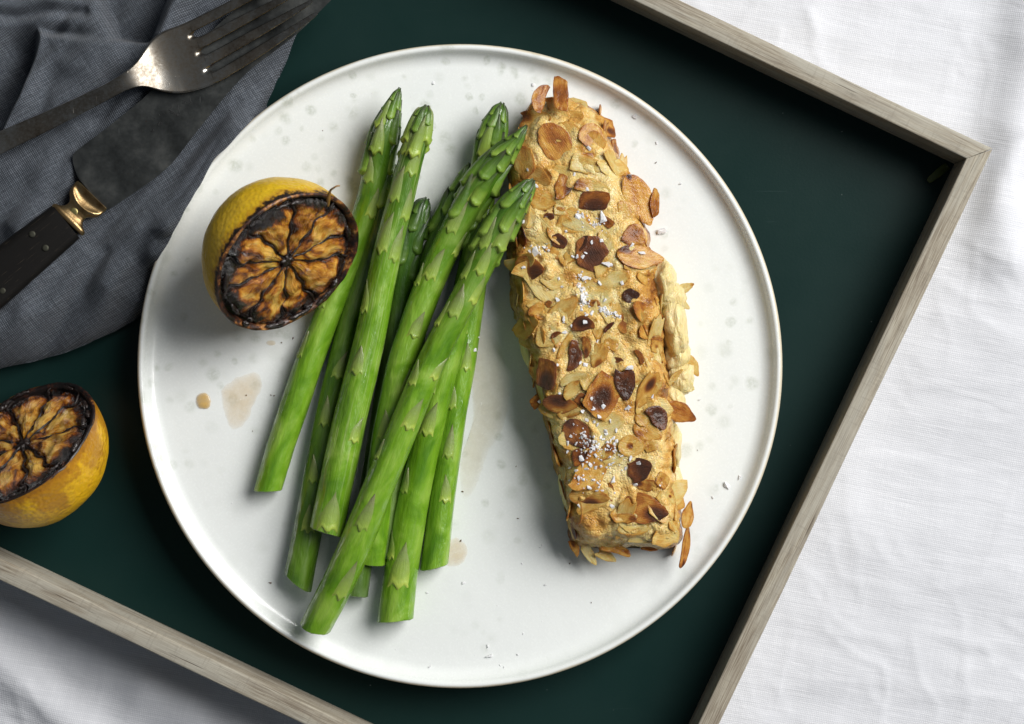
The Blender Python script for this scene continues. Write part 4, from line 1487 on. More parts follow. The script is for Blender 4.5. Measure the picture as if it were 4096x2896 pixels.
# ------------------------------------------------------------------ fish
FISH_ROWS = [(211, 1226, 1272), (216, 1208, 1292), (228, 1192, 1312), (250, 1178, 1340), (285, 1165, 1362), (330, 1153, 1378), (390, 1148, 1402), (450, 1150, 1426), (520, 1148, 1450), (600, 1148, 1466), (680, 1156, 1478), (760, 1176, 1487),
             (840, 1198, 1496), (920, 1223, 1504), (1000, 1243, 1511), (1080, 1263, 1517), (1160, 1279, 1522), (1205, 1284, 1523), (1222, 1287, 1521), (1231, 1294, 1514), (1234, 1302, 1505)]
FISH_H = [(211, 2), (216, 7), (228, 12), (250, 15.5), (285, 18.5), (330, 20.5), (450, 23.5), (600, 25), (1000, 26), (1160, 25), (1195, 23), (1212, 19), (1223, 14), (1231, 8), (1234, 2)]


def build_fish():
    ys = np.concatenate([np.linspace(211, 240, 16), np.linspace(242, 1200, 330), np.linspace(1202, 1234, 24)])
    zs_ = PLATE_Z + 0.020
    nsec = 160
    rings, edges = [], []
    fy = [r[0] for r in FISH_ROWS]
    for y in ys:
        xl, xr = np.interp(y, fy, [r[1] for r in FISH_ROWS]), np.interp(y, fy, [r[2] for r in FISH_ROWS])
        h = np.interp(y, [p[0] for p in FISH_H], [p[1] for p in FISH_H]) * 0.001
        xl = xl + 9 * float(fbm(np.array([[y / 34.0, 1.0, 0.0]]), 3, 2)[0])
        xr = xr + 10 * float(fbm(np.array([[y / 30.0, 7.0, 0.0]]), 3, 4)[0])
        h = h + 0.0012 * float(fbm(np.array([[y / 90.0, 3.0, 0.0]]), 2, 4)[0])
        a, b = PF(xl, y, zs_), PF(xr, y, zs_)
        hw = (b[0] - a[0]) / 2
        xc = (a[0] + b[0]) / 2
        rad = min(0.0095, h * 0.55, hw * 0.6)
        pts = [(-hw - 0.0012, 0.0), (-hw - 0.0005, h * 0.35)]
        for k in range(10):
            an = math.radians(180 - 9 * k * 10 / 9)
            pts.append((-hw + rad + rad * math.cos(an), h - rad + rad * math.sin(an)))
        for k in range(10):
            an = math.radians(90 - 9 * k * 10 / 9)
            pts.append((hw - rad + rad * math.cos(an), h - rad + rad * math.sin(an)))
        pts += [(hw + 0.001, h * 0.35), (hw + 0.002, 0.0)]
        pts = np.array(pts)
        Lc = np.concatenate([[0], np.cumsum(np.linalg.norm(np.diff(pts, axis=0), axis=1))])
        sN = np.linspace(0, Lc[-1], nsec)
        q = np.stack([np.interp(sN, Lc, pts[:, 0]), np.interp(sN, Lc, pts[:, 1])], 1)
        dome = 0.0012 * (1 - (q[:, 0] / max(hw, 1e-4)) ** 2) * (q[:, 1] > h * 0.6)
        rings.append(np.stack([xc + q[:, 0], np.full(nsec, a[1]), PLATE_Z + q[:, 1] + dome], 1))
        edges.append(np.clip((np.abs(q[:, 0]) / hw - 0.70) / 0.3, 0, 1) * 0.7 + np.clip(1 - q[:, 1] / h, 0, 1) * 0.3)
    R_ = np.array(rings)
    # lumpy batter
    du = np.gradient(R_, axis=0)
    dv = np.gradient(R_, axis=1)
    nrm = np.cross(dv, du)
    nrm /= np.linalg.norm(nrm, axis=2)[..., None] + 1e-12
    if nrm[100, nsec // 2, 2] < 0:
        nrm = -nrm
    lump = 0.0020 * fbm(R_ * 85, 3, 3) + 0.0005 * fbm(R_ * 240, 3, 6) + 0.0006 * np.abs(noise(R_ * 130, 9))
    R_ = R_ + nrm * lump[..., None]
    R_[..., 2] = np.maximum(R_[..., 2], PLATE_Z + 0.0001)
    V = R_.reshape(-1, 3)
    F = grid_faces(len(ys), nsec)
    F += [tuple(range(nsec)), tuple(range((len(ys) - 1) * nsec, len(ys) * nsec))[::-1]]
    c = PF(1340, 720, 0)
    t = empty('fish_fillet', (c[0], c[1], PLATE_Z), 'baked fish fillet coated in toasted flaked almonds', 'fish')
    crust = mk('crust', V, F, MT['crust'], t, attrs={'edge': np.concatenate(edges)})
    return t, BVHTree.FromPolygons([Vector(v) for v in V], F), crust, V.copy()


fish, FISH_BVH, crust, CRUST_V = build_fish()


def cam_hit(px, py, bvh):
    d = Vector(P(px, py, 0.0)) - Vector((0, 0, CAM_H))
    d.normalize()
    return bvh.ray_cast(Vector((0, 0, CAM_H)), d)


def mat_fish_flesh():
    m = M('pale_fish_flesh')
    o = m.obj()
    n = m.noise(o, 160.0, 4)
    col = m.mix(n, (0.70, 0.52, 0.16), (0.84, 0.74, 0.45))
    m.bs(Base_Color=col, Roughness=0.45, Normal=m.bump(m.noise(m.mapping(o, scale=(420, 110, 260), rot=(0, 0, 0.6)), 1.0, 4, 0.6, 0.8), 0.0022, 1.0), Coat_Weight=0.1)
    sss(m, 0.4, (1, 0.75, 0.35), 0.004)
    return m.m


def blob(name, cx, cy, z, rx, ry, rz, ang, mat, parent, seed):
    c = PF(cx, cy, PLATE_Z + z * 0.001)
    V, nu, nv = [], 18, 26
    for i in range(nu):
        ph = -math.pi / 2 + math.pi * i / (nu - 1)
        for j in range(nv):
            th = 2 * math.pi * j / nv
            d = np.array([math.cos(ph) * math.cos(th), math.cos(ph) * math.sin(th), math.sin(ph)])
            V.append(d)
    V = np.array(V)
    k = 1 + 0.34 * fbm(V * 1.7, 3, seed, 0.6)
    V = V * k[:, None] * np.array([rx, ry, rz])
    ca, sa = math.cos(ang), math.sin(ang)
    V = np.stack([V[:, 0] * ca - V[:, 1] * sa, V[:, 0] * sa + V[:, 1] * ca, V[:, 2]], 1) + c
    V[:, 2] = np.maximum(V[:, 2], PLATE_Z + 0.0001)
    return mk(name, V, grid_faces(nu, nv, True), mat, parent)


ff = mat_fish_flesh()
for i, (x, y, z, rx, ry, rz, a) in enumerate(((1488, 630, 12, .0050, .009, .009, 0.1), (1502, 668, 10, .0062, .007, .008, 0.5), (1510, 735, 10, .0056, .012, .010, 0.12), (1516, 795, 8, .0058, .007, .007, -0.2), (1524, 850, 8, .0058, .007, .007, -0.5),
                                                (1510, 900, 8, .0050, .008, .008, 0.2), (1510, 1000, 8, .0034, .009, .009, 0.0), (1512, 1080, 8, .0034, .007, .008, 0.1), (1268, 1090, 8, .0026, .010, .008, 0.15), (1182, 770, 8, .0030, .012, .008, 0.2))):
    blob('exposed_flesh', x, y, z, rx, ry, rz, a, ff, fish, i + 3)


# almond flakes ------------------------------------------------------
def flake_mesh(kind, seed):
    rng = np.random.default_rng(seed)
    na = 32
    a = np.linspace(0, 2 * math.pi, na, endpoint=False)
    x, y = np.cos(a), np.sin(a)
    if kind == 'o':                                       # whole slice, pointed at +x
        pt = sstep(0.0, 1.0, x)
        y = y * (1 - 0.38 * pt)
        x = x + 0.06 * pt
    elif kind == 'h':                                     # snapped across
        x = np.maximum(x, -0.45 + 0.10 * np.sin(y * 5 + seed))
        x = (x - 0.27) / 0.73
        y = y * (1 - 0.30 * sstep(0, 1, x))
    elif kind == 'd':                                     # snapped along
        y = np.maximum(y, -0.22 + 0.07 * np.sin(x * 4 + seed))
        y = (y - 0.39) / 0.61
        y = y * (1 - 0.2 * sstep(0, 1, x))
    else:                                                 # broken chip
        k = 4 + seed % 2
        ph = rng.uniform(0, 6.28)
        rr = np.cos(math.pi / k) / np.cos(((a + ph) % (2 * math.pi / k)) - math.pi / k)
        rr = 0.35 + 0.65 * rr / rr.max() * 1.15
        x, y = x * rr, y * rr
        x /= np.abs(x).max()
        y /= np.abs(y).max()
    w = 1 + 0.07 * noise(np.stack([np.cos(a) * 2.2, np.sin(a) * 2.2, a * 0 + seed * 1.7], -1)) + 0.035 * noise(np.stack([np.cos(a) * 6, np.sin(a) * 6, a * 0 + seed * 2.7], -1))
    x, y = x * w, y * w
    cup = rng.uniform(0.05, 0.20)
    tw = rng.uniform(-0.12, 0.12)
    V, ed = [], []
    rings = [(0.03, 1), (0.4, 1), (0.75, 1), (0.93, 1), (1.0, 0.55), (1.0, -0.55), (0.93, -1), (0.6, -1), (0.03, -1)]
    for (r, sd) in rings:
        px_, py_ = x * r, y * r
        z = cup * (px_ ** 2 * 0.6 + py_ ** 2 * 0.35) + tw * px_ * py_ + 0.03 * noise(np.stack([px_ * 2.2, py_ * 2.2, px_ * 0 + seed], -1))
        V.append(np.stack([px_, py_, z + sd * 0.075], 1))
        ed.append(np.full(na, max(0, (r - 0.75) / 0.25)))
    V = np.concatenate(V)
    F = [f for f in grid_faces(len(rings), na, True)]
    F.append(tuple(range(na))[::-1])
    F.append(tuple(range((len(rings) - 1) * na, len(rings) * na)))
    me = bpy.data.meshes.new('almond_flake')
    me.from_pydata(V.tolist(), [], F)
    me.polygons.foreach_set('use_smooth', [True] * len(me.polygons))
    me.set_sharp_from_angle(angle=math.radians(60))
    at = me.attributes.new('edge', 'FLOAT', 'POINT')
    at.data.foreach_set('value', np.concatenate(ed).astype(np.float32))
    me.materials.append(MT['almond'])
    return me


FLAKES = {k: [flake_mesh(k, i + 5 * j) for i in range(5)] for j, k in enumerate('ohdq')}
ZOOMS = {5: (1950, 250, 1.91), 6: (1950, 1050, 2.4967), 7: (2050, 1600, 2.2538)}
# (zoom, x0, y0, x1, y1, width, shape, toast, burn, burn_x, burn_y, burn_r, lift mm, tilt across deg, tilt along deg)
FL = [
    (5, 540, 470, 720, 690, 210, 'o', .22, 0, 0, 0, .5, 0, 0, 0), (5, 430, 470, 630, 790, 240, 'o', .40, .18, -.1, .1, .7, 1.2, 0, 0), (5, 790, 462, 790, 668, 205, 'o', .38, .10, 0, 0, .6, 1.3, 0, 0),
    (5, 566, 385, 552, 100, 120, 'q', .40, .12, 0, 0, .8, 2, 0, 14), (5, 345, 375, 440, 155, 115, 'd', .42, .10, .2, 0, .8, 1.5, -25, 10), (5, 615, 270, 765, 345, 100, 'q', .10, .1, 1, 0, .3, -1, 0, 0),
    (5, 520, 420, 730, 430, 130, 'q', .25, 0, 0, 0, .5, .3, 0, 0), (5, 930, 590, 1005, 700, 80, 'q', .52, .2, .3, 0, .8, .5, -15, 0), (5, 640, 760, 870, 810, 140, 'q', .25, .1, 0, -.5, .6, .6, 0, 0),
    (5, 255, 830, 490, 920, 170, 'o', .22, .1, .6, .3, .5, .5, 12, 0), (5, 490, 810, 640, 850, 100, 'q', .15, 0, 0, 0, .5, .3, 0, 0), (5, 605, 850, 560, 1055, 125, 'd', .40, .42, 0, .9, .9, 1.2, 0, 0),
    (5, 640, 990, 930, 980, 210, 'o', .18, .05, 0, 0, .5, .4, 0, 0), (5, 665, 930, 900, 965, 110, 'q', .34, .35, -.9, 0, .7, 1.6, 0, 0), (5, 700, 1060, 935, 1050, 150, 'q', .66, .35, .0, -.5, .9, 2.2, 0, 0),
    (5, 1070, 860, 1240, 1230, 225, 'o', .34, .70, -1.0, 0, .22, 2.2, -10, 0), (5, 1285, 955, 1270, 1190, 95, 'q', .40, .2, .4, 0, .8, .5, -30, 0), (5, 1035, 1290, 1215, 1340, 170, 'd', .44, .25, 0, 0, .8, 2.6, 0, 0),
    (5, 340, 1040, 530, 1070, 160, 'h', .26, .3, .9, .5, .5, .8, 0, 0), (5, 425, 1180, 515, 1175, 60, 'q', .70, .2, 0, 0, .6, .8, 0, 0), (5, 505, 1130, 600, 1120, 90, 'q', .10, 0, 0, 0, .5, .6, 0, 0),
    (5, 590, 1185, 835, 1315, 105, 'd', .06, .55, -.9, 0, .35, 1.4, 10, 0), (5, 310, 1180, 470, 1370, 220, 'o', .20, .05, 0, 0, .5, .4, 10, 0), (5, 450, 1260, 710, 1370, 180, 'o', .28, .08, -.5, 0, .5, .9, 0, 0),
    (5, 480, 1330, 610, 1400, 110, 'q', .76, .2, 0, 0, .8, 1.6, 0, 0), (5, 200, 1380, 310, 1260, 190, 'o', .55, .35, .6, -.2, .8, 1.0, 25, 0), (5, 720, 1330, 880, 1590, 270, 'q', .52, .35, .0, .1, .9, 2.2, 0, 0), (5, 590, 1530, 700, 1400, 110, 'q', .30, .1, 0, 0, .5, 1.4, 0, 0),
    (5, 975, 1470, 1345, 1500, 190, 'o', .38, .40, -.6, .5, .45, 2.2, -8, 0), (5, 1010, 1540, 1310, 1570, 130, 'q', .18, 0, 0, 0, .5, .6, -8, 0), (5, 870, 1195, 960, 1250, 75, 'q', .60, .1, 0, 0, .8, .8, 0, 0), (5, 850, 1300, 945, 1370, 100, 'h', .22, .15, .5, 0, .5, .6, 0, 0),
    (5, 190, 1560, 440, 1580, 200, 'o', .46, .38, .5, -.2, .7, 1.0, 18, 0), (5, 120, 880, 240, 830, 150, 'h', .30, .40, .9, -.4, .4, -4, 40, 0), (5, 700, 1440, 760, 1320, 60, 'q', .85, .1, 0, 0, .8, 2.6, 0, 0), (5, 330, 560, 390, 660, 90, 'q', .40, .1, 0, 0, .5, -1, 20, 0),
    (6, 290, 110, 400, 410, 130, 'd', .30, .15, 0, -.5, .5, .5, 30, 0), (6, 525, 150, 790, 215, 190, 'q', .10, .05, .5, 0, .5, .5, 0, 0), (6, 655, 560, 900, 350, 190, 'h', .26, .30, -.9, 0, .6, 1.0, 0, 0), (6, 1345, 280, 1370, 700, 310, 'o', .30, .30, .45, 0, .45, .8, 0, 0),
    (6, 1345, 345, 1515, 320, 150, 'o', .92, .1, 0, 0, .8, 2.8, 0, 0), (6, 1640, 370, 1780, 570, 120, 'o', .48, .15, .3, 0, .5, .8, -35, 0), (6, 1170, 210, 1410, 120, 170, 'o', .10, .08, .7, 0, .4, .6, 0, 0), (6, 440, 400, 310, 680, 130, 'd', .25, .2, 0, -.6, .5, -1, 35, 0),
    (6, 510, 580, 310, 770, 90, 'd', .30, .1, 0, 0, .5, -1.5, 30, 0), (6, 220, 540, 360, 510, 80, 'q', .12, 0, 0, 0, .5, -7, 10, 0), (6, 840, 610, 1070, 600, 150, 'd', .62, .35, 0, 0, .8, 1.2, 0, 0), (6, 1060, 560, 1120, 780, 110, 'q', .26, .08, 0, 0, .5, .8, 0, 0),
    (6, 1165, 740, 1300, 870, 140, 'q', .30, .05, 0, 0, .5, .8, 0, 0), (6, 905, 780, 850, 1090, 140, 'd', .66, .25, 0, -.1, .9, 1.2, 0, 0), (6, 985, 735, 1000, 950, 90, 'd', .48, .35, .5, -.2, .6, 1.1, 0, 0), (6, 1160, 820, 1050, 1050, 160, 'h', .28, .35, .5, .4, .5, .9, 0, 0),
    (6, 600, 960, 585, 1265, 250, 'q', .52, .42, .45, .1, .8, 1.0, 18, 0), (6, 715, 1190, 1010, 1100, 100, 'd', .15, 0, 0, 0, .5, .6, 0, 0), (6, 750, 1320, 970, 1190, 140, 'd', .26, .20, .4, .5, .4, 1.1, 0, 0), (6, 1000, 1100, 1000, 1290, 160, 'q', .20, 0, 0, 0, .5, 1.1, 0, 0),
    (6, 1240, 1130, 1060, 1530, 330, 'q', .40, .58, .15, .0, .72, 1.9, 0, 0), (6, 885, 1340, 1040, 1420, 130, 'q', .60, .25, 0, 0, .8, 1.9, 0, 0), (6, 1360, 1070, 1390, 1375, 210, 'h', .78, .2, .3, 0, .9, 2.2, 0, 0), (6, 1700, 1110, 1490, 1450, 200, 'h', .28, .55, -.35, -.1, .5, 1.2, 0, 0),
    (6, 1640, 1095, 1690, 1160, 70, 'q', .80, .1, 0, 0, .8, 2.2, 0, 0), (6, 545, 1400, 900, 1430, 190, 'o', .48, .42, 0, .35, .8, 1.6, 10, 0), (6, 565, 1340, 710, 1200, 120, 'q', .30, .1, 0, 0, .5, .5, 15, 0), (6, 440, 1440, 570, 1310, 120, 'q', .42, .15, 0, 0, .5, -1, 20, 0),
    (6, 1780, 1420, 2070, 1570, 200, 'o', .40, .15, -.2, 0, .7, 0, -6, 0), (6, 1620, 1430, 1800, 1640, 180, 'd', .70, .25, 0, 0, .9, 2.4, 0, 0), (6, 1470, 1580, 1650, 1530, 160, 'o', .22, .05, 0, 0, .5, .8, 0, 0), (6, 1870, 300, 2055, 215, 100, 'o', .14, .25, .9, 0, .3, -9, 0, 0),
    (6, 1790, 290, 2010, 460, 120, 'o', .02, 0, 0, 0, .5, -8, 0, 0), (6, 1650, 80, 1770, 420, 150, 'q', .02, 0, 0, 0, .5, -6, -20, 0), (6, 1790, 520, 1900, 960, 160, 'q', .10, .15, .3, 0, .6, -7, -25, 0), (6, 1990, 920, 2100, 1130, 120, 'o', .22, .1, 0, 0, .5, -12, 0, 0), (6, 1800, 1220, 1940, 1060, 60, 'd', .20, .1, 0, 0, .5, -4, 0, 0),
    (6, 1900, 1080, 2030, 1290, 130, 'q', .05, 0, 0, 0, .5, -9, 0, 0), (6, 1700, 1130, 1820, 1250, 110, 'q', .26, .1, 0, 0, .5, .5, -15, 0), (6, 580, 390, 650, 440, 80, 'q', .48, .1, 0, 0, .5, .5, 0, 0), (6, 995, 400, 1130, 410, 80, 'q', .48, .2, 0, 0, .6, .6, 0, 0), (6, 300, 560, 460, 1000, 130, 'q', .15, .1, 0, 0, .5, -9, 60, 0),
    (6, 1600, 800, 1770, 880, 150, 'q', .26, .20, 0, 0, .3, .5, -10, 0), (6, 1230, 960, 1370, 990, 60, 'q', .62, .1, 0, 0, .8, .4, 0, 0), (6, 1490, 860, 1560, 1010, 60, 'd', .50, .1, 0, 0, .8, .5, 0, 0), (6, 1160, 690, 1260, 590, 45, 'd', .78, .1, 0, 0, .8, 1.1, 0, 0), (6, 630, 740, 730, 690, 50, 'd', .68, .1, 0, 0, .8, .8, 0, 0),
    (7, 480, 190, 690, 420, 230, 'o', .62, .30, -.8, .2, .5, 1.6, 8, 0), (7, 540, 540, 760, 460, 170, 'q', .62, .25, 0, 0, .8, 1.2, 0, 0), (7, 780, 540, 910, 400, 130, 'q', .46, .3, .4, 0, .5, 1.2, 0, 0), (7, 950, 420, 1200, 410, 200, 'o', .26, .42, -.1, 0, .36, 1.1, 0, 0),
    (7, 1090, 220, 1340, 340, 190, 'o', .30, .25, -.4, -.6, .4, .9, 0, 0), (7, 1050, 660, 1260, 580, 220, 'h', .80, .2, .2, 0, .9, 1.9, 0, 0), (7, 1265, 385, 1430, 295, 90, 'd', .38, .5, -.9, 0, .5, 1.2, 0, 0), (7, 1170, 410, 1310, 420, 120, 'q', .30, .1, 0, 0, .5, .8, 0, 0), (7, 1300, 660, 1400, 790, 150, 'q', .36, .1, 0, 0, .5, .6, -15, 0),
    (7, 1120, 770, 1310, 770, 120, 'q', .36, .35, -.8, .3, .5, .7, 0, 0), (7, 885, 745, 905, 910, 50, 'd', .50, .1, 0, 0, .5, 1.2, 0, 0), (7, 510, 860, 870, 880, 200, 'o', .34, .48, .1, -.7, .6, 1.1, 12, 0), (7, 950, 940, 1390, 1020, 280, 'o', .44, .50, .6, -.2, .62, 2.0, 0, 0), (7, 925, 1060, 1120, 1070, 100, 'q', .42, .2, .6, 0, .5, .9, 0, 0),
    (7, 945, 1160, 1300, 1120, 165, 'o', .26, .45, .9, 0, .35, 1.1, 0, 0), (7, 1380, 1000, 1520, 1190, 170, 'q', .30, .12, 0, 0, .5, .8, -15, 0), (7, 1290, 840, 1470, 930, 140, 'q', .24, .5, .3, .5, .2, .6, -10, 0), (7, 1545, 1160, 1610, 920, 140, 'o', .34, .60, .9, -.5, .35, -6, -40, 0), (7, 1600, 1150, 1515, 1515, 95, 'd', .46, .45, .9, 0, .4, -10, -40, 0),
    (7, 545, 1100, 565, 1260, 90, 'q', .62, .25, .3, 0, .8, .5, 30, 0), (7, 530, 1260, 600, 1400, 75, 'd', .45, .3, -.5, 0, .6, -8, 20, 0), (7, 800, 1300, 1070, 1380, 95, 'd', .38, .2, .7, 0, .5, -6, 0, 0), (7, 640, 1310, 755, 1490, 90, 'h', .06, .05, 0, 0, .5, -10, 0, 0), (7, 770, 1360, 935, 1455, 100, 'h', .10, .05, 0, 0, .5, -9, 0, 0),
    (7, 1150, 1335, 1310, 1350, 40, 'q', .42, .1, 0, 0, .5, -5, 0, 0), (7, 430, 520, 500, 720, 90, 'q', .22, .05, 0, 0, .5, .3, 25, 0), (7, 440, 740, 510, 1000, 80, 'd', .12, .05, 0, 0, .5, -8, 40, 0), (7, 1440, 380, 1490, 520, 70, 'd', .40, .2, 0, 0, .5, -1, -40, 0), (7, 700, 300, 1000, 150, 220, 'q', .08, .05, 0, 0, .5, .4, 0, 0),
    (7, 400, 130, 560, 160, 90, 'q', .28, .1, 0, 0, .5, .6, 10, 0), (7, 1460, 860, 1520, 880, 60, 'q', .30, .5, .8, 0, .5, -8, 0, 0),
]
fl_rng = random.Random(11)
BASE = WLOC[fish]
BEDDED = []


def put_flake(px0, py0, px1, py1, wpx, kind, toast, burn, bx, by, br, lift, ta, tl, name='almond_flake'):
    cx, cy = (px0 + px1) / 2, (py0 + py1) / 2
    hit = cam_hit(cx, cy, FISH_BVH)
    if hit[0] is not None:
        z = hit[0].z
        n = hit[1].copy()
        if n.z < 0:
            n = -n
        n = (n + Vector((0, 0, 0.6))).normalized()
    else:                                                 # sticks out past the fillet: hangs from its flank
        z = PLATE_Z + 0.0200
        n = Vector((0, 0, 1))
    z += (lift * 0.50 if lift > 0 else lift) * 0.001 + 0.0001
    z = max(z, PLATE_Z + 0.0012)
    c = Vector(P(cx, cy, z))
    a, b = Vector(P(px0, py0, z)), Vector(P(px1, py1, z))
    L = (b - a).length / 2
    hw = wpx * pxs(z) / 2
    ex = (b - a).normalized()
    ex = (ex - n * ex.dot(n)).normalized()
    ey = n.cross(ex)
    # tilts are about picture axes: ta leans the flake toward the side wall
    R_ = Matrix((ex, ey, n)).transposed()
    if ta:
        R_ = Matrix.Rotation(math.radians(-ta), 3, 'Y') @ R_
    if tl:
        R_ = Matrix.Rotation(math.radians(tl), 3, ey) @ R_
    R_ = Matrix.Rotation(math.radians(fl_rng.uniform(-5, 5)), 3, ex) @ Matrix.Rotation(math.radians(fl_rng.uniform(-4, 4)), 3, ey) @ R_
    me = fl_rng.choice(FLAKES[kind])
    if hit[0] is not None and lift > -1.2:
        BEDDED.append((np.array(c), np.array(R_), L, hw))
    o = bpy.data.objects.new(name, me)
    SC.collection.objects.link(o)
    o.parent = fish
    o.matrix_local = Matrix.Translation(c - Vector(BASE)) @ R_.to_4x4() @ Matrix.Diagonal((L, hw, 0.0040 if L > 0.005 else 0.0036, 1))
    o['toast'], o['burn'], o['burn_x'], o['burn_y'], o['burn_r'] = float(toast), float(burn), float(bx), float(by), float(br)
    return o


# pale broken flakes bedded in the batter first
for k in range(76):
    y = fl_rng.uniform(235, 1205)
    fy = [r[0] for r in FISH_ROWS]
    xl, xr = np.interp(y, fy, [r[1] for r in FISH_ROWS]), np.interp(y, fy, [r[2] for r in FISH_ROWS])
    x = fl_rng.uniform(xl + 6, xr - 6)
    a = fl_rng.uniform(0, math.pi)
    L = fl_rng.uniform(30, 54)
    side = (x - (xl + xr) / 2) / ((xr - xl) / 2)
    put_flake((x - L * math.cos(a)) * Q, (y - L * math.sin(a)) * Q, (x + L * math.cos(a)) * Q, (y + L * math.sin(a)) * Q, fl_rng.uniform(34, 62) * Q, fl_rng.choice('ohdqq'),
              fl_rng.choice([.08, .12, .18, .24, .30, .36]), fl_rng.choice([0, 0, .15, .3]), fl_rng.uniform(-.8, .8), fl_rng.uniform(-.8, .8), .5, fl_rng.uniform(-0.5, 0.1), -18 * side if abs(side) > .75 else 0, 0)
for k in range(34):
    y = 250 + 960 * (k // 2) / 16 + fl_rng.uniform(-14, 14)
    fy = [r[0] for r in FISH_ROWS]
    sgn = 1 if k % 2 else -1
    x = np.interp(y, fy, [r[2 if sgn > 0 else 1] for r in FISH_ROWS]) - sgn * fl_rng.uniform(-2, 12)
    a = fl_rng.gauss(math.pi / 2, 0.5)
    L = fl_rng.uniform(18, 36)
    put_flake((x - L * math.cos(a)) * Q, (y - L * math.sin(a)) * Q, (x + L * math.cos(a)) * Q, (y + L * math.sin(a)) * Q, fl_rng.uniform(34, 52) * Q, fl_rng.choice('hdqq'),
              fl_rng.choice([.08, .18, .26, .34, .42]), fl_rng.choice([0, .15, .35]), fl_rng.uniform(-.8, .8), fl_rng.uniform(-.8, .8), .5, fl_rng.uniform(-3.0, -0.5), -sgn * fl_rng.uniform(30, 60), 0)
for f in FL:
    ox, oy, sc = ZOOMS[f[0]]
    put_flake(ox + f[1] / sc, oy + f[2] / sc, ox + f[3] / sc, oy + f[4] / sc, f[5] / sc, *f[6:])



def fuse_batter():
    """the batter creeps up round every flake that is bedded in it"""
    V = CRUST_V.copy()
    z0 = V[:, 2].copy()
    z = z0.copy()
    top = z0 > PLATE_Z + 0.006
    grip = 0.62 + 0.75 * fbm(V * 160, 2, 14)
    for (c, R_, L, hw) in BEDDED:
        near = np.nonzero(top & (np.abs(V[:, 0] - c[0]) < L * 1.8) & (np.abs(V[:, 1] - c[1]) < L * 1.8 + hw))[0]
        if not len(near):
            continue
        d = V[near] - c
        u, v = d @ R_[:, 0] / L, d @ R_[:, 1] / hw
        r = np.hypot(u, v) + 1e-6
        out = (r - 1) * math.sqrt(L * hw)                     # metres beyond the rim
        k = np.clip(1 / r, 0, 1)
        rim_z = c[2] + (R_[2, 0] * u * L + R_[2, 1] * v * hw) * k
        w = np.clip(grip[near], 0, 1) * sstep(0.0042, 0.0003, out) * (r > 0.80)
        w = w * (1 - 0.8 * sstep(0.96, 0.84, r))
        cand = z0[near] * (1 - w) + (rim_z + 0.0001) * w
        z[near] = np.maximum(z[near], np.minimum(cand, z0[near] + 0.0022))
    V[:, 2] = z
    V = V - WLOC[crust]
    crust.data.vertices.foreach_set('co', V.astype(np.float32).ravel())
    crust.data.update()


fuse_batter()

# ------------------------------------------------------------------ salt
salt_rng = np.random.default_rng(5)


def salt_mesh(seed):
    import bmesh
    r = np.random.default_rng(seed)
    bm = bmesh.new()
    for k in range(11):
        p = r.uniform(-1, 1, 3)
        p[2] *= 0.38
        bm.verts.new(p)
    bmesh.ops.convex_hull(bm, input=bm.verts)
    loose = [v for v in bm.verts if not v.link_faces]
    bmesh.ops.delete(bm, geom=loose, context='VERTS')
    bmesh.ops.recalc_face_normals(bm, faces=bm.faces)
    me = bpy.data.meshes.new('salt_flake')
    bm.to_mesh(me)
    bm.free()
    me.materials.append(MT['salt'])
    return me


SALTS = [salt_mesh(k) for k in range(9)]
dg = bpy.context.evaluated_depsgraph_get()
bpy.context.view_layer.update()


def top_hit(px, py):
    d = Vector(P(px, py, 0.0)) - Vector((0, 0, CAM_H))
    d.normalize()
    return SC.ray_cast(bpy.context.evaluated_depsgraph_get(), Vector((0, 0, CAM_H)), d)


SALT_SPOTS = []


def salt_at(px, py, size, where):
    SALT_SPOTS.append((px, py, size, where))


def cluster(zoom, pts, where='crust'):
    ox, oy, sc = ZOOMS[zoom]
    for (x, y, r) in pts:
        salt_at(ox + x / sc, oy + y / sc, r / sc, where)


cluster(5, [(870, 1180, 52), (820, 1240, 26), (700, 1180, 44), (735, 1165, 30), (770, 660, 26), (270, 1215, 18), (360, 1445, 46), (320, 1450, 22), (435, 1420, 28), (275, 1565, 18), (795, 1372, 18), (870, 1365, 24), (750, 1450, 18), (655, 1480, 18), (730, 1485, 12), (685, 1480, 12), (1175, 1450, 36), (1108, 1395, 22), (905, 1545, 36), (940, 1545, 22), (600, 1292, 10), (305, 825, 14), (660, 852, 8), (765, 968, 8), (378, 945, 14)])
cluster(6, [(360, 50, 20), (715, 160, 16), (925, 130, 20), (975, 158, 40), (1020, 155, 26), (910, 235, 26), (945, 265, 40), (980, 310, 26), (945, 345, 42), (960, 380, 38), (935, 440, 20), (945, 470, 18), (1120, 205, 32), (1350, 205, 30), (985, 520, 16), (1045, 510, 34), (1130, 480, 22), (1165, 470, 34), (1200, 500, 36), (1230, 510, 26), (1270, 500, 26), (1290, 530, 24), (1325, 545, 18), (770, 560, 36), (765, 600, 16), (975, 600, 32), (765, 700, 32), (835, 640, 14), (740, 240, 14), (1175, 380, 16), (665, 875, 22), (980, 1015, 36), (920, 1000, 18), (1410, 1060, 56), (1040, 1355, 28), (1155, 1435, 14), (1050, 1465, 18), (950, 1480, 18), (1645, 1335, 22), (525, 1390, 26), (725, 1305, 10), (1400, 1450, 36), (1100, 790, 24), (695, 1020, 14), (705, 370, 10)])
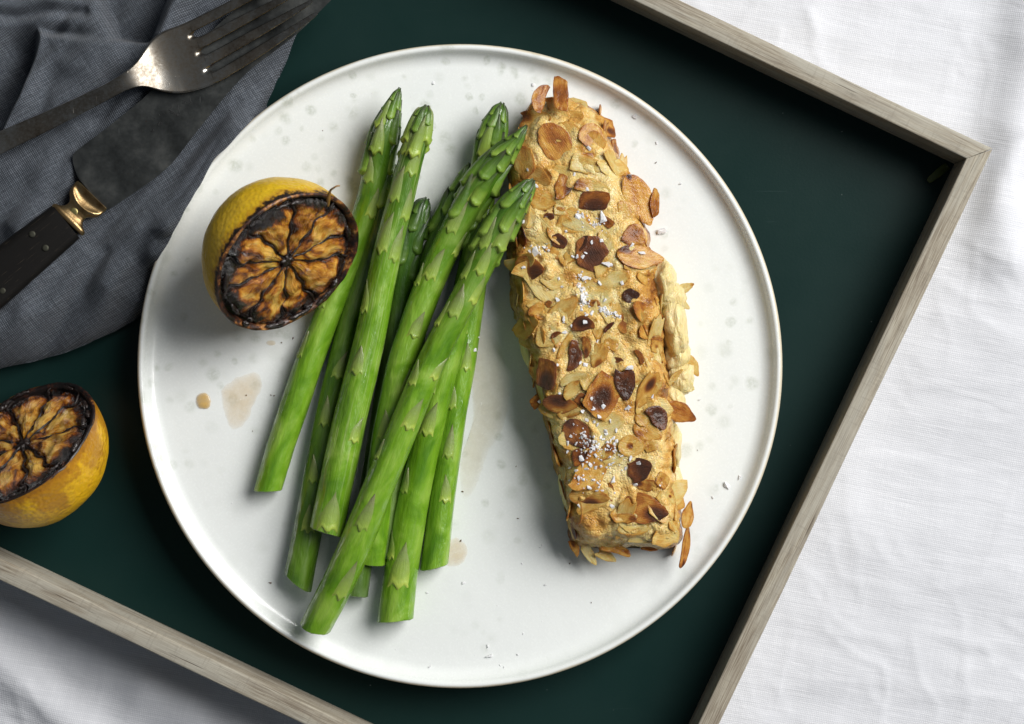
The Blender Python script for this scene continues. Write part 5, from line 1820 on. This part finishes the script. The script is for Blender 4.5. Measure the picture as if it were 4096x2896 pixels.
pts = [(670, 175, 26), (740, 195, 14), (885, 190, 16), (765, 220, 20), (835, 285, 32), (930, 275, 26), (625, 295, 18), (525, 330, 14), (655, 320, 22), (700, 325, 18), (735, 330, 14), (500, 390, 26), (575, 390, 16), (655, 395, 20), (620, 340, 12), (820, 350, 22), (850, 385, 26), (910, 340, 22), (945, 370, 26), (780, 400, 24), (725, 440, 26), (760, 420, 14), (700, 465, 16), (490, 462, 24), (745, 500, 26), (625, 525, 34), (930, 450, 14), (705, 575, 32), (745, 610, 26), (635, 590, 20), (670, 620, 26), (800, 600, 14), (1055, 525, 36), (985, 500, 10), (1135, 565, 26), (1020, 620, 20), (590, 710, 32), (640, 715, 14), (905, 715, 34), (690, 790, 30), (1105, 765, 36), (765, 820, 14), (810, 810, 20), (900, 955, 26), (785, 150, 14), (630, 100, 14), (730, 80, 14), (820, 55, 12), (1040, 70, 36), (575, 640, 10), (515, 605, 16), (880, 365, 14), (920, 400, 20), (795, 330, 12), (860, 420, 14), (730, 725, 10), (600, 955, 12), (730, 375, 12), (845, 300, 16), (910, 570, 16)]
cluster(7, pts)
plate_salt = [(2646, 930, 42), (2131, 340, 20), (2537, 468, 18), (2625, 573, 16), (2723, 736, 16), (1957, 2625, 26), (1950, 2585, 16), (2070, 2620, 14), (2015, 2670, 10), (1720, 2665, 16), (1855, 2332, 14), (2180, 2340, 12), (2092, 2535, 8), (2905, 1945, 34), (2960, 1910, 18), (2850, 1990, 14), (2087, 2255, 10), (2800, 1600, 14), (2170, 2180, 10), (1734, 332, 14), (1710, 2370, 6), (2640, 1940, 8), (2000, 2660, 8), (2160, 2190, 8), (1900, 1400, 16), (1915, 1350, 10)]
for (x, y, r) in plate_salt:
    salt_at(x, y, r, 'plate')


def place_salts():
    made = []
    for k, (px, py, size, where) in enumerate(SALT_SPOTS):
        ok, loc, nrm, idx, ob, mw = top_hit(px, py)
        if not ok:
            continue
        r = max(size, 10) * (0.95 if where == 'crust' else 0.55) * pxs(loc.z)
        made.append((loc.copy(), nrm.copy(), r, where))
    for k, (loc, nrm, r, where) in enumerate(made):
        o = bpy.data.objects.new('salt_flake', SALTS[k % len(SALTS)])
        SC.collection.objects.link(o)
        if nrm.z < 0:
            nrm = -nrm
        n = (nrm + Vector((0, 0, 0.8))).normalized()
        q = n.to_track_quat('Z', 'Y').to_matrix().to_4x4()
        rot = Matrix.Rotation(salt_rng.uniform(0, 6.28), 4, 'Z') @ Matrix.Rotation(salt_rng.uniform(-0.35, 0.35), 4, 'X')
        asp = salt_rng.uniform(0.55, 1.0)
        o.matrix_world = Matrix.Translation(loc + n * r * 0.30) @ q @ rot @ Matrix.Diagonal((r, r * asp, r * 0.9, 1))
        if where == 'crust':
            yy = 1448 - loc.y / pxs(loc.z)
            big = r > 0.00105
            if yy < 980:
                where_ = 'near the narrow end of the fillet'
            elif yy < 1400:
                where_ = 'in the drift across the middle of the fillet'
            elif yy < 1690:
                where_ = 'between the dark broken almond pieces past mid-fillet'
            else:
                where_ = 'in the drift near the square-cut end of the fillet'
            tag(o, ('large' if big else 'small') + ' white salt flake ' + where_, 'salt flake', 'salt flakes on the fish')
        else:
            xx, yy = 2048 + loc.x / pxs(loc.z), 1448 - loc.y / pxs(loc.z)
            rp = math.hypot(xx - 1838, yy - 1464)
            big = r > 0.0012
            if rp > 1060:
                where_ = 'on the plate close to its rim'
            elif xx < 2100 and yy < 2000:
                where_ = 'on the plate between asparagus and fish'
            elif yy > 2000:
                where_ = 'on the bare plate past the cut asparagus butts'
            else:
                where_ = 'on the bare plate beside the fish'
            tag(o, ('large' if big else 'tiny') + ' white salt flake ' + where_, 'salt flake', 'salt flakes on the plate')


place_salts()


def build_grains():
    """salt dust too fine to pick apart, in the three drifts on the crust and over the plate"""
    g = np.random.default_rng(9)
    V, F = [], []
    spots = []
    for (zm, x0, y0, x1, y1, n, sp) in ((7, 520, 300, 950, 600, 90, 60), (6, 910, 120, 980, 470, 60, 28), (6, 1110, 460, 1330, 545, 40, 22), (5, 300, 1430, 470, 1450, 16, 30), (5, 650, 1180, 900, 1220, 26, 40), (7, 560, 690, 820, 810, 20, 40)):
        ox, oy, sc = ZOOMS[zm]
        for k in range(n):
            t = g.uniform()
            spots.append((ox + (x0 + (x1 - x0) * t + g.normal(0, sp)) / sc, oy + (y0 + (y1 - y0) * t + g.normal(0, sp)) / sc, g.uniform(2.5, 6.5)))
    for k in range(60):
        a, r = g.uniform(0, 6.28), 1180 * math.sqrt(g.uniform())
        spots.append((1838 + r * math.cos(a), 1464 + r * math.sin(a), g.uniform(1.2, 3.0)))
    for (px, py, s) in spots:
        ok, loc, nrm, idx, ob, mw = top_hit(px, py)
        if not ok or ob.name.split('.')[0] in ('stalk', 'scale_leaf', 'flesh_segment', 'rind'):
            continue
        r = s * pxs(loc.z)
        b = len(V)
        pts = g.normal(size=(6, 3)) * 0.15 + np.array([[1, 0, 0], [-1, 0, 0], [0, 1, 0], [0, -1, 0], [0, 0, .8], [0, 0, -.8]])
        V += [tuple(np.array(loc) + p * r) for p in pts]
        F += [(b + i, b + j, b + k) for i, j, k in ((0, 2, 4), (2, 1, 4), (1, 3, 4), (3, 0, 4), (2, 0, 5), (1, 2, 5), (3, 1, 5), (0, 3, 5))]
    o = mk('salt_grains', V, F, MT['salt'], base=(0, 0, PLATE_Z), smooth=False)
    tag(o, 'fine salt dust scattered over the fish and plate', 'salt', kind='stuff')


build_grains()


# ------------------------------------------------------------------ juice on the plate
def puddle(name, label, poly, h, mat, seed):
    """a thin lens of liquid; poly in photograph pixels"""
    out = spline(list(poly) + [poly[0]], 90)[:-1]
    c = out.mean(0)
    V, th = [], []
    rs = [0.02, 0.3, 0.55, 0.75, 0.88, 0.96, 1.0]
    z0 = PLATE_Z + 0.00003
    for r in rs:
        q = c + (out - c) * r
        q = q + np.stack([noise(np.stack([q[:, 0] / 25, q[:, 1] / 25, q[:, 0] * 0], -1), seed), noise(np.stack([q[:, 0] / 25, q[:, 1] / 25, q[:, 0] * 0 + 4], -1), seed)], 1) * 5 * r
        for p in q:
            V.append(P(p[0], p[1], z0 + h * math.sqrt(max(0, 1 - r ** 2.5))))
            th.append(max(0.0, 1 - r ** 4) * 0.75 + 0.25 * (r < 0.99))
    F = [f[::-1] for f in grid_faces(len(rs), len(out), True)]
    o = mk(name, V, F, mat, attrs={'thick': th}, base=P(c[0], c[1], PLATE_Z))
    tag(o, label, 'juice')
    return o


j_drop = mat_juice('lemon_juice_drop', (0.62, 0.40, 0.13), 0.85)
j_film = mat_juice('lemon_juice_film', (0.74, 0.54, 0.27), 0.34, 0.14)
j_thin = mat_juice('cooking_juice_film', (0.62, 0.48, 0.18), 0.20, 0.2)
circ = lambda x, y, rx, ry: [(x + rx * math.cos(a), y + ry * math.sin(a)) for a in np.linspace(0, 6.283, 9)[:-1]]
puddle('juice_drop', 'small round amber drop of juice beside the wider lemon stain', circ(815, 1604, 32, 35), 0.0007, j_drop, 1)
puddle('juice_puddle', 'irregular tan lemon juice stain between the plate rim and asparagus', [(880, 1560), (940, 1515), (1020, 1490), (1050, 1540), (1015, 1620), (985, 1690), (930, 1720), (900, 1660)], 0.00018, j_film, 2)
puddle('juice_puddle', 'oval amber juice stain next to two asparagus butts', [(1788, 2165), (1830, 2150), (1868, 2190), (1862, 2240), (1815, 2268), (1782, 2250)], 0.00025, j_film, 3)
puddle('juice_puddle', 'long faint smear of cooking juice between asparagus and fish', [(1850, 1290), (1930, 1250), (2000, 1380), (2040, 1560), (2010, 1720), (1950, 1820), (1900, 1960), (1850, 1990), (1840, 1850), (1890, 1680), (1880, 1500)], 0.00012, j_thin, 4)
puddle('juice_drop', 'tiny tan juice spot just below the lemon half on the plate', circ(1085, 1372, 20, 11), 0.0002, j_film, 5)

# ------------------------------------------------------------------ crumbs and a stray leaf tip
crumb_m = mat_plain('brown_crumb', (0.10, 0.05, 0.02), 0.6)
for k, (x, y, r) in enumerate(((1080, 2332, 10), (1172, 1353, 8), (1125, 1370, 7), (2625, 651, 8), (2365, 2410, 5), (2278, 2254, 7), (1843, 2162, 8), (1850, 1965, 8), (1010, 1725, 5), (1083, 1580, 6), (1096, 1583, 6), (985, 1580, 7), (2072, 2075, 8), (2064, 1865, 6), (1290, 522, 5), (2700, 1500, 5), (2790, 1800, 5))):
    me = SALTS[k % 9].copy()
    me.name = 'crumb'
    me.materials.clear()
    me.materials.append(crumb_m)
    o = bpy.data.objects.new('crumb', me)
    SC.collection.objects.link(o)
    rr = r * 0.7 * pxs(PLATE_Z)
    o.location = P(x, y, PLATE_Z + rr * 0.35)
    o.scale = (rr, rr * 0.6, rr)
    o.rotation_euler = (0, 0, k * 1.3)
    near = 'beside the fish' if x > 2000 else ('below the lemon half' if y < 1400 else ('by the juice stains' if x < 1100 and y < 2000 else 'near the asparagus'))
    tag(o, 'tiny dark brown crumb on the plate ' + near, 'crumb', 'crumbs on the plate')


def build_sliver():
    m = mat_plain('olive_leaf_tip', (0.055, 0.075, 0.010), 0.5)
    z = TRAY_Z
    a, b = (3712, 726), (3790, 662)
    d = np.array(b) - np.array(a)
    n = np.array([-d[1], d[0]]) / np.linalg.norm(d)
    rings = []
    for f in np.linspace(0, 1, 12):
        c = np.array(a) + d * f
        w = interp(f, [0, 0.1, 0.6, 1], [7, 13, 17, 15])
        zz = z + 0.0006 + 0.0012 * math.sin(math.pi * f)
        rings.append([P(*(c + n * (u / pxs(z))), zz + v) for u, v in rrect(w * pxs(z), 0.0003, 0.0003, 3)])
    V, F = loft(rings)
    o = mk('leaf_sliver', V, F, m, sharp=60, base=P(3750, 694, z))
    tag(o, 'small olive green leaf sliver lying in the shaded tray corner', 'leaf')


build_sliver()
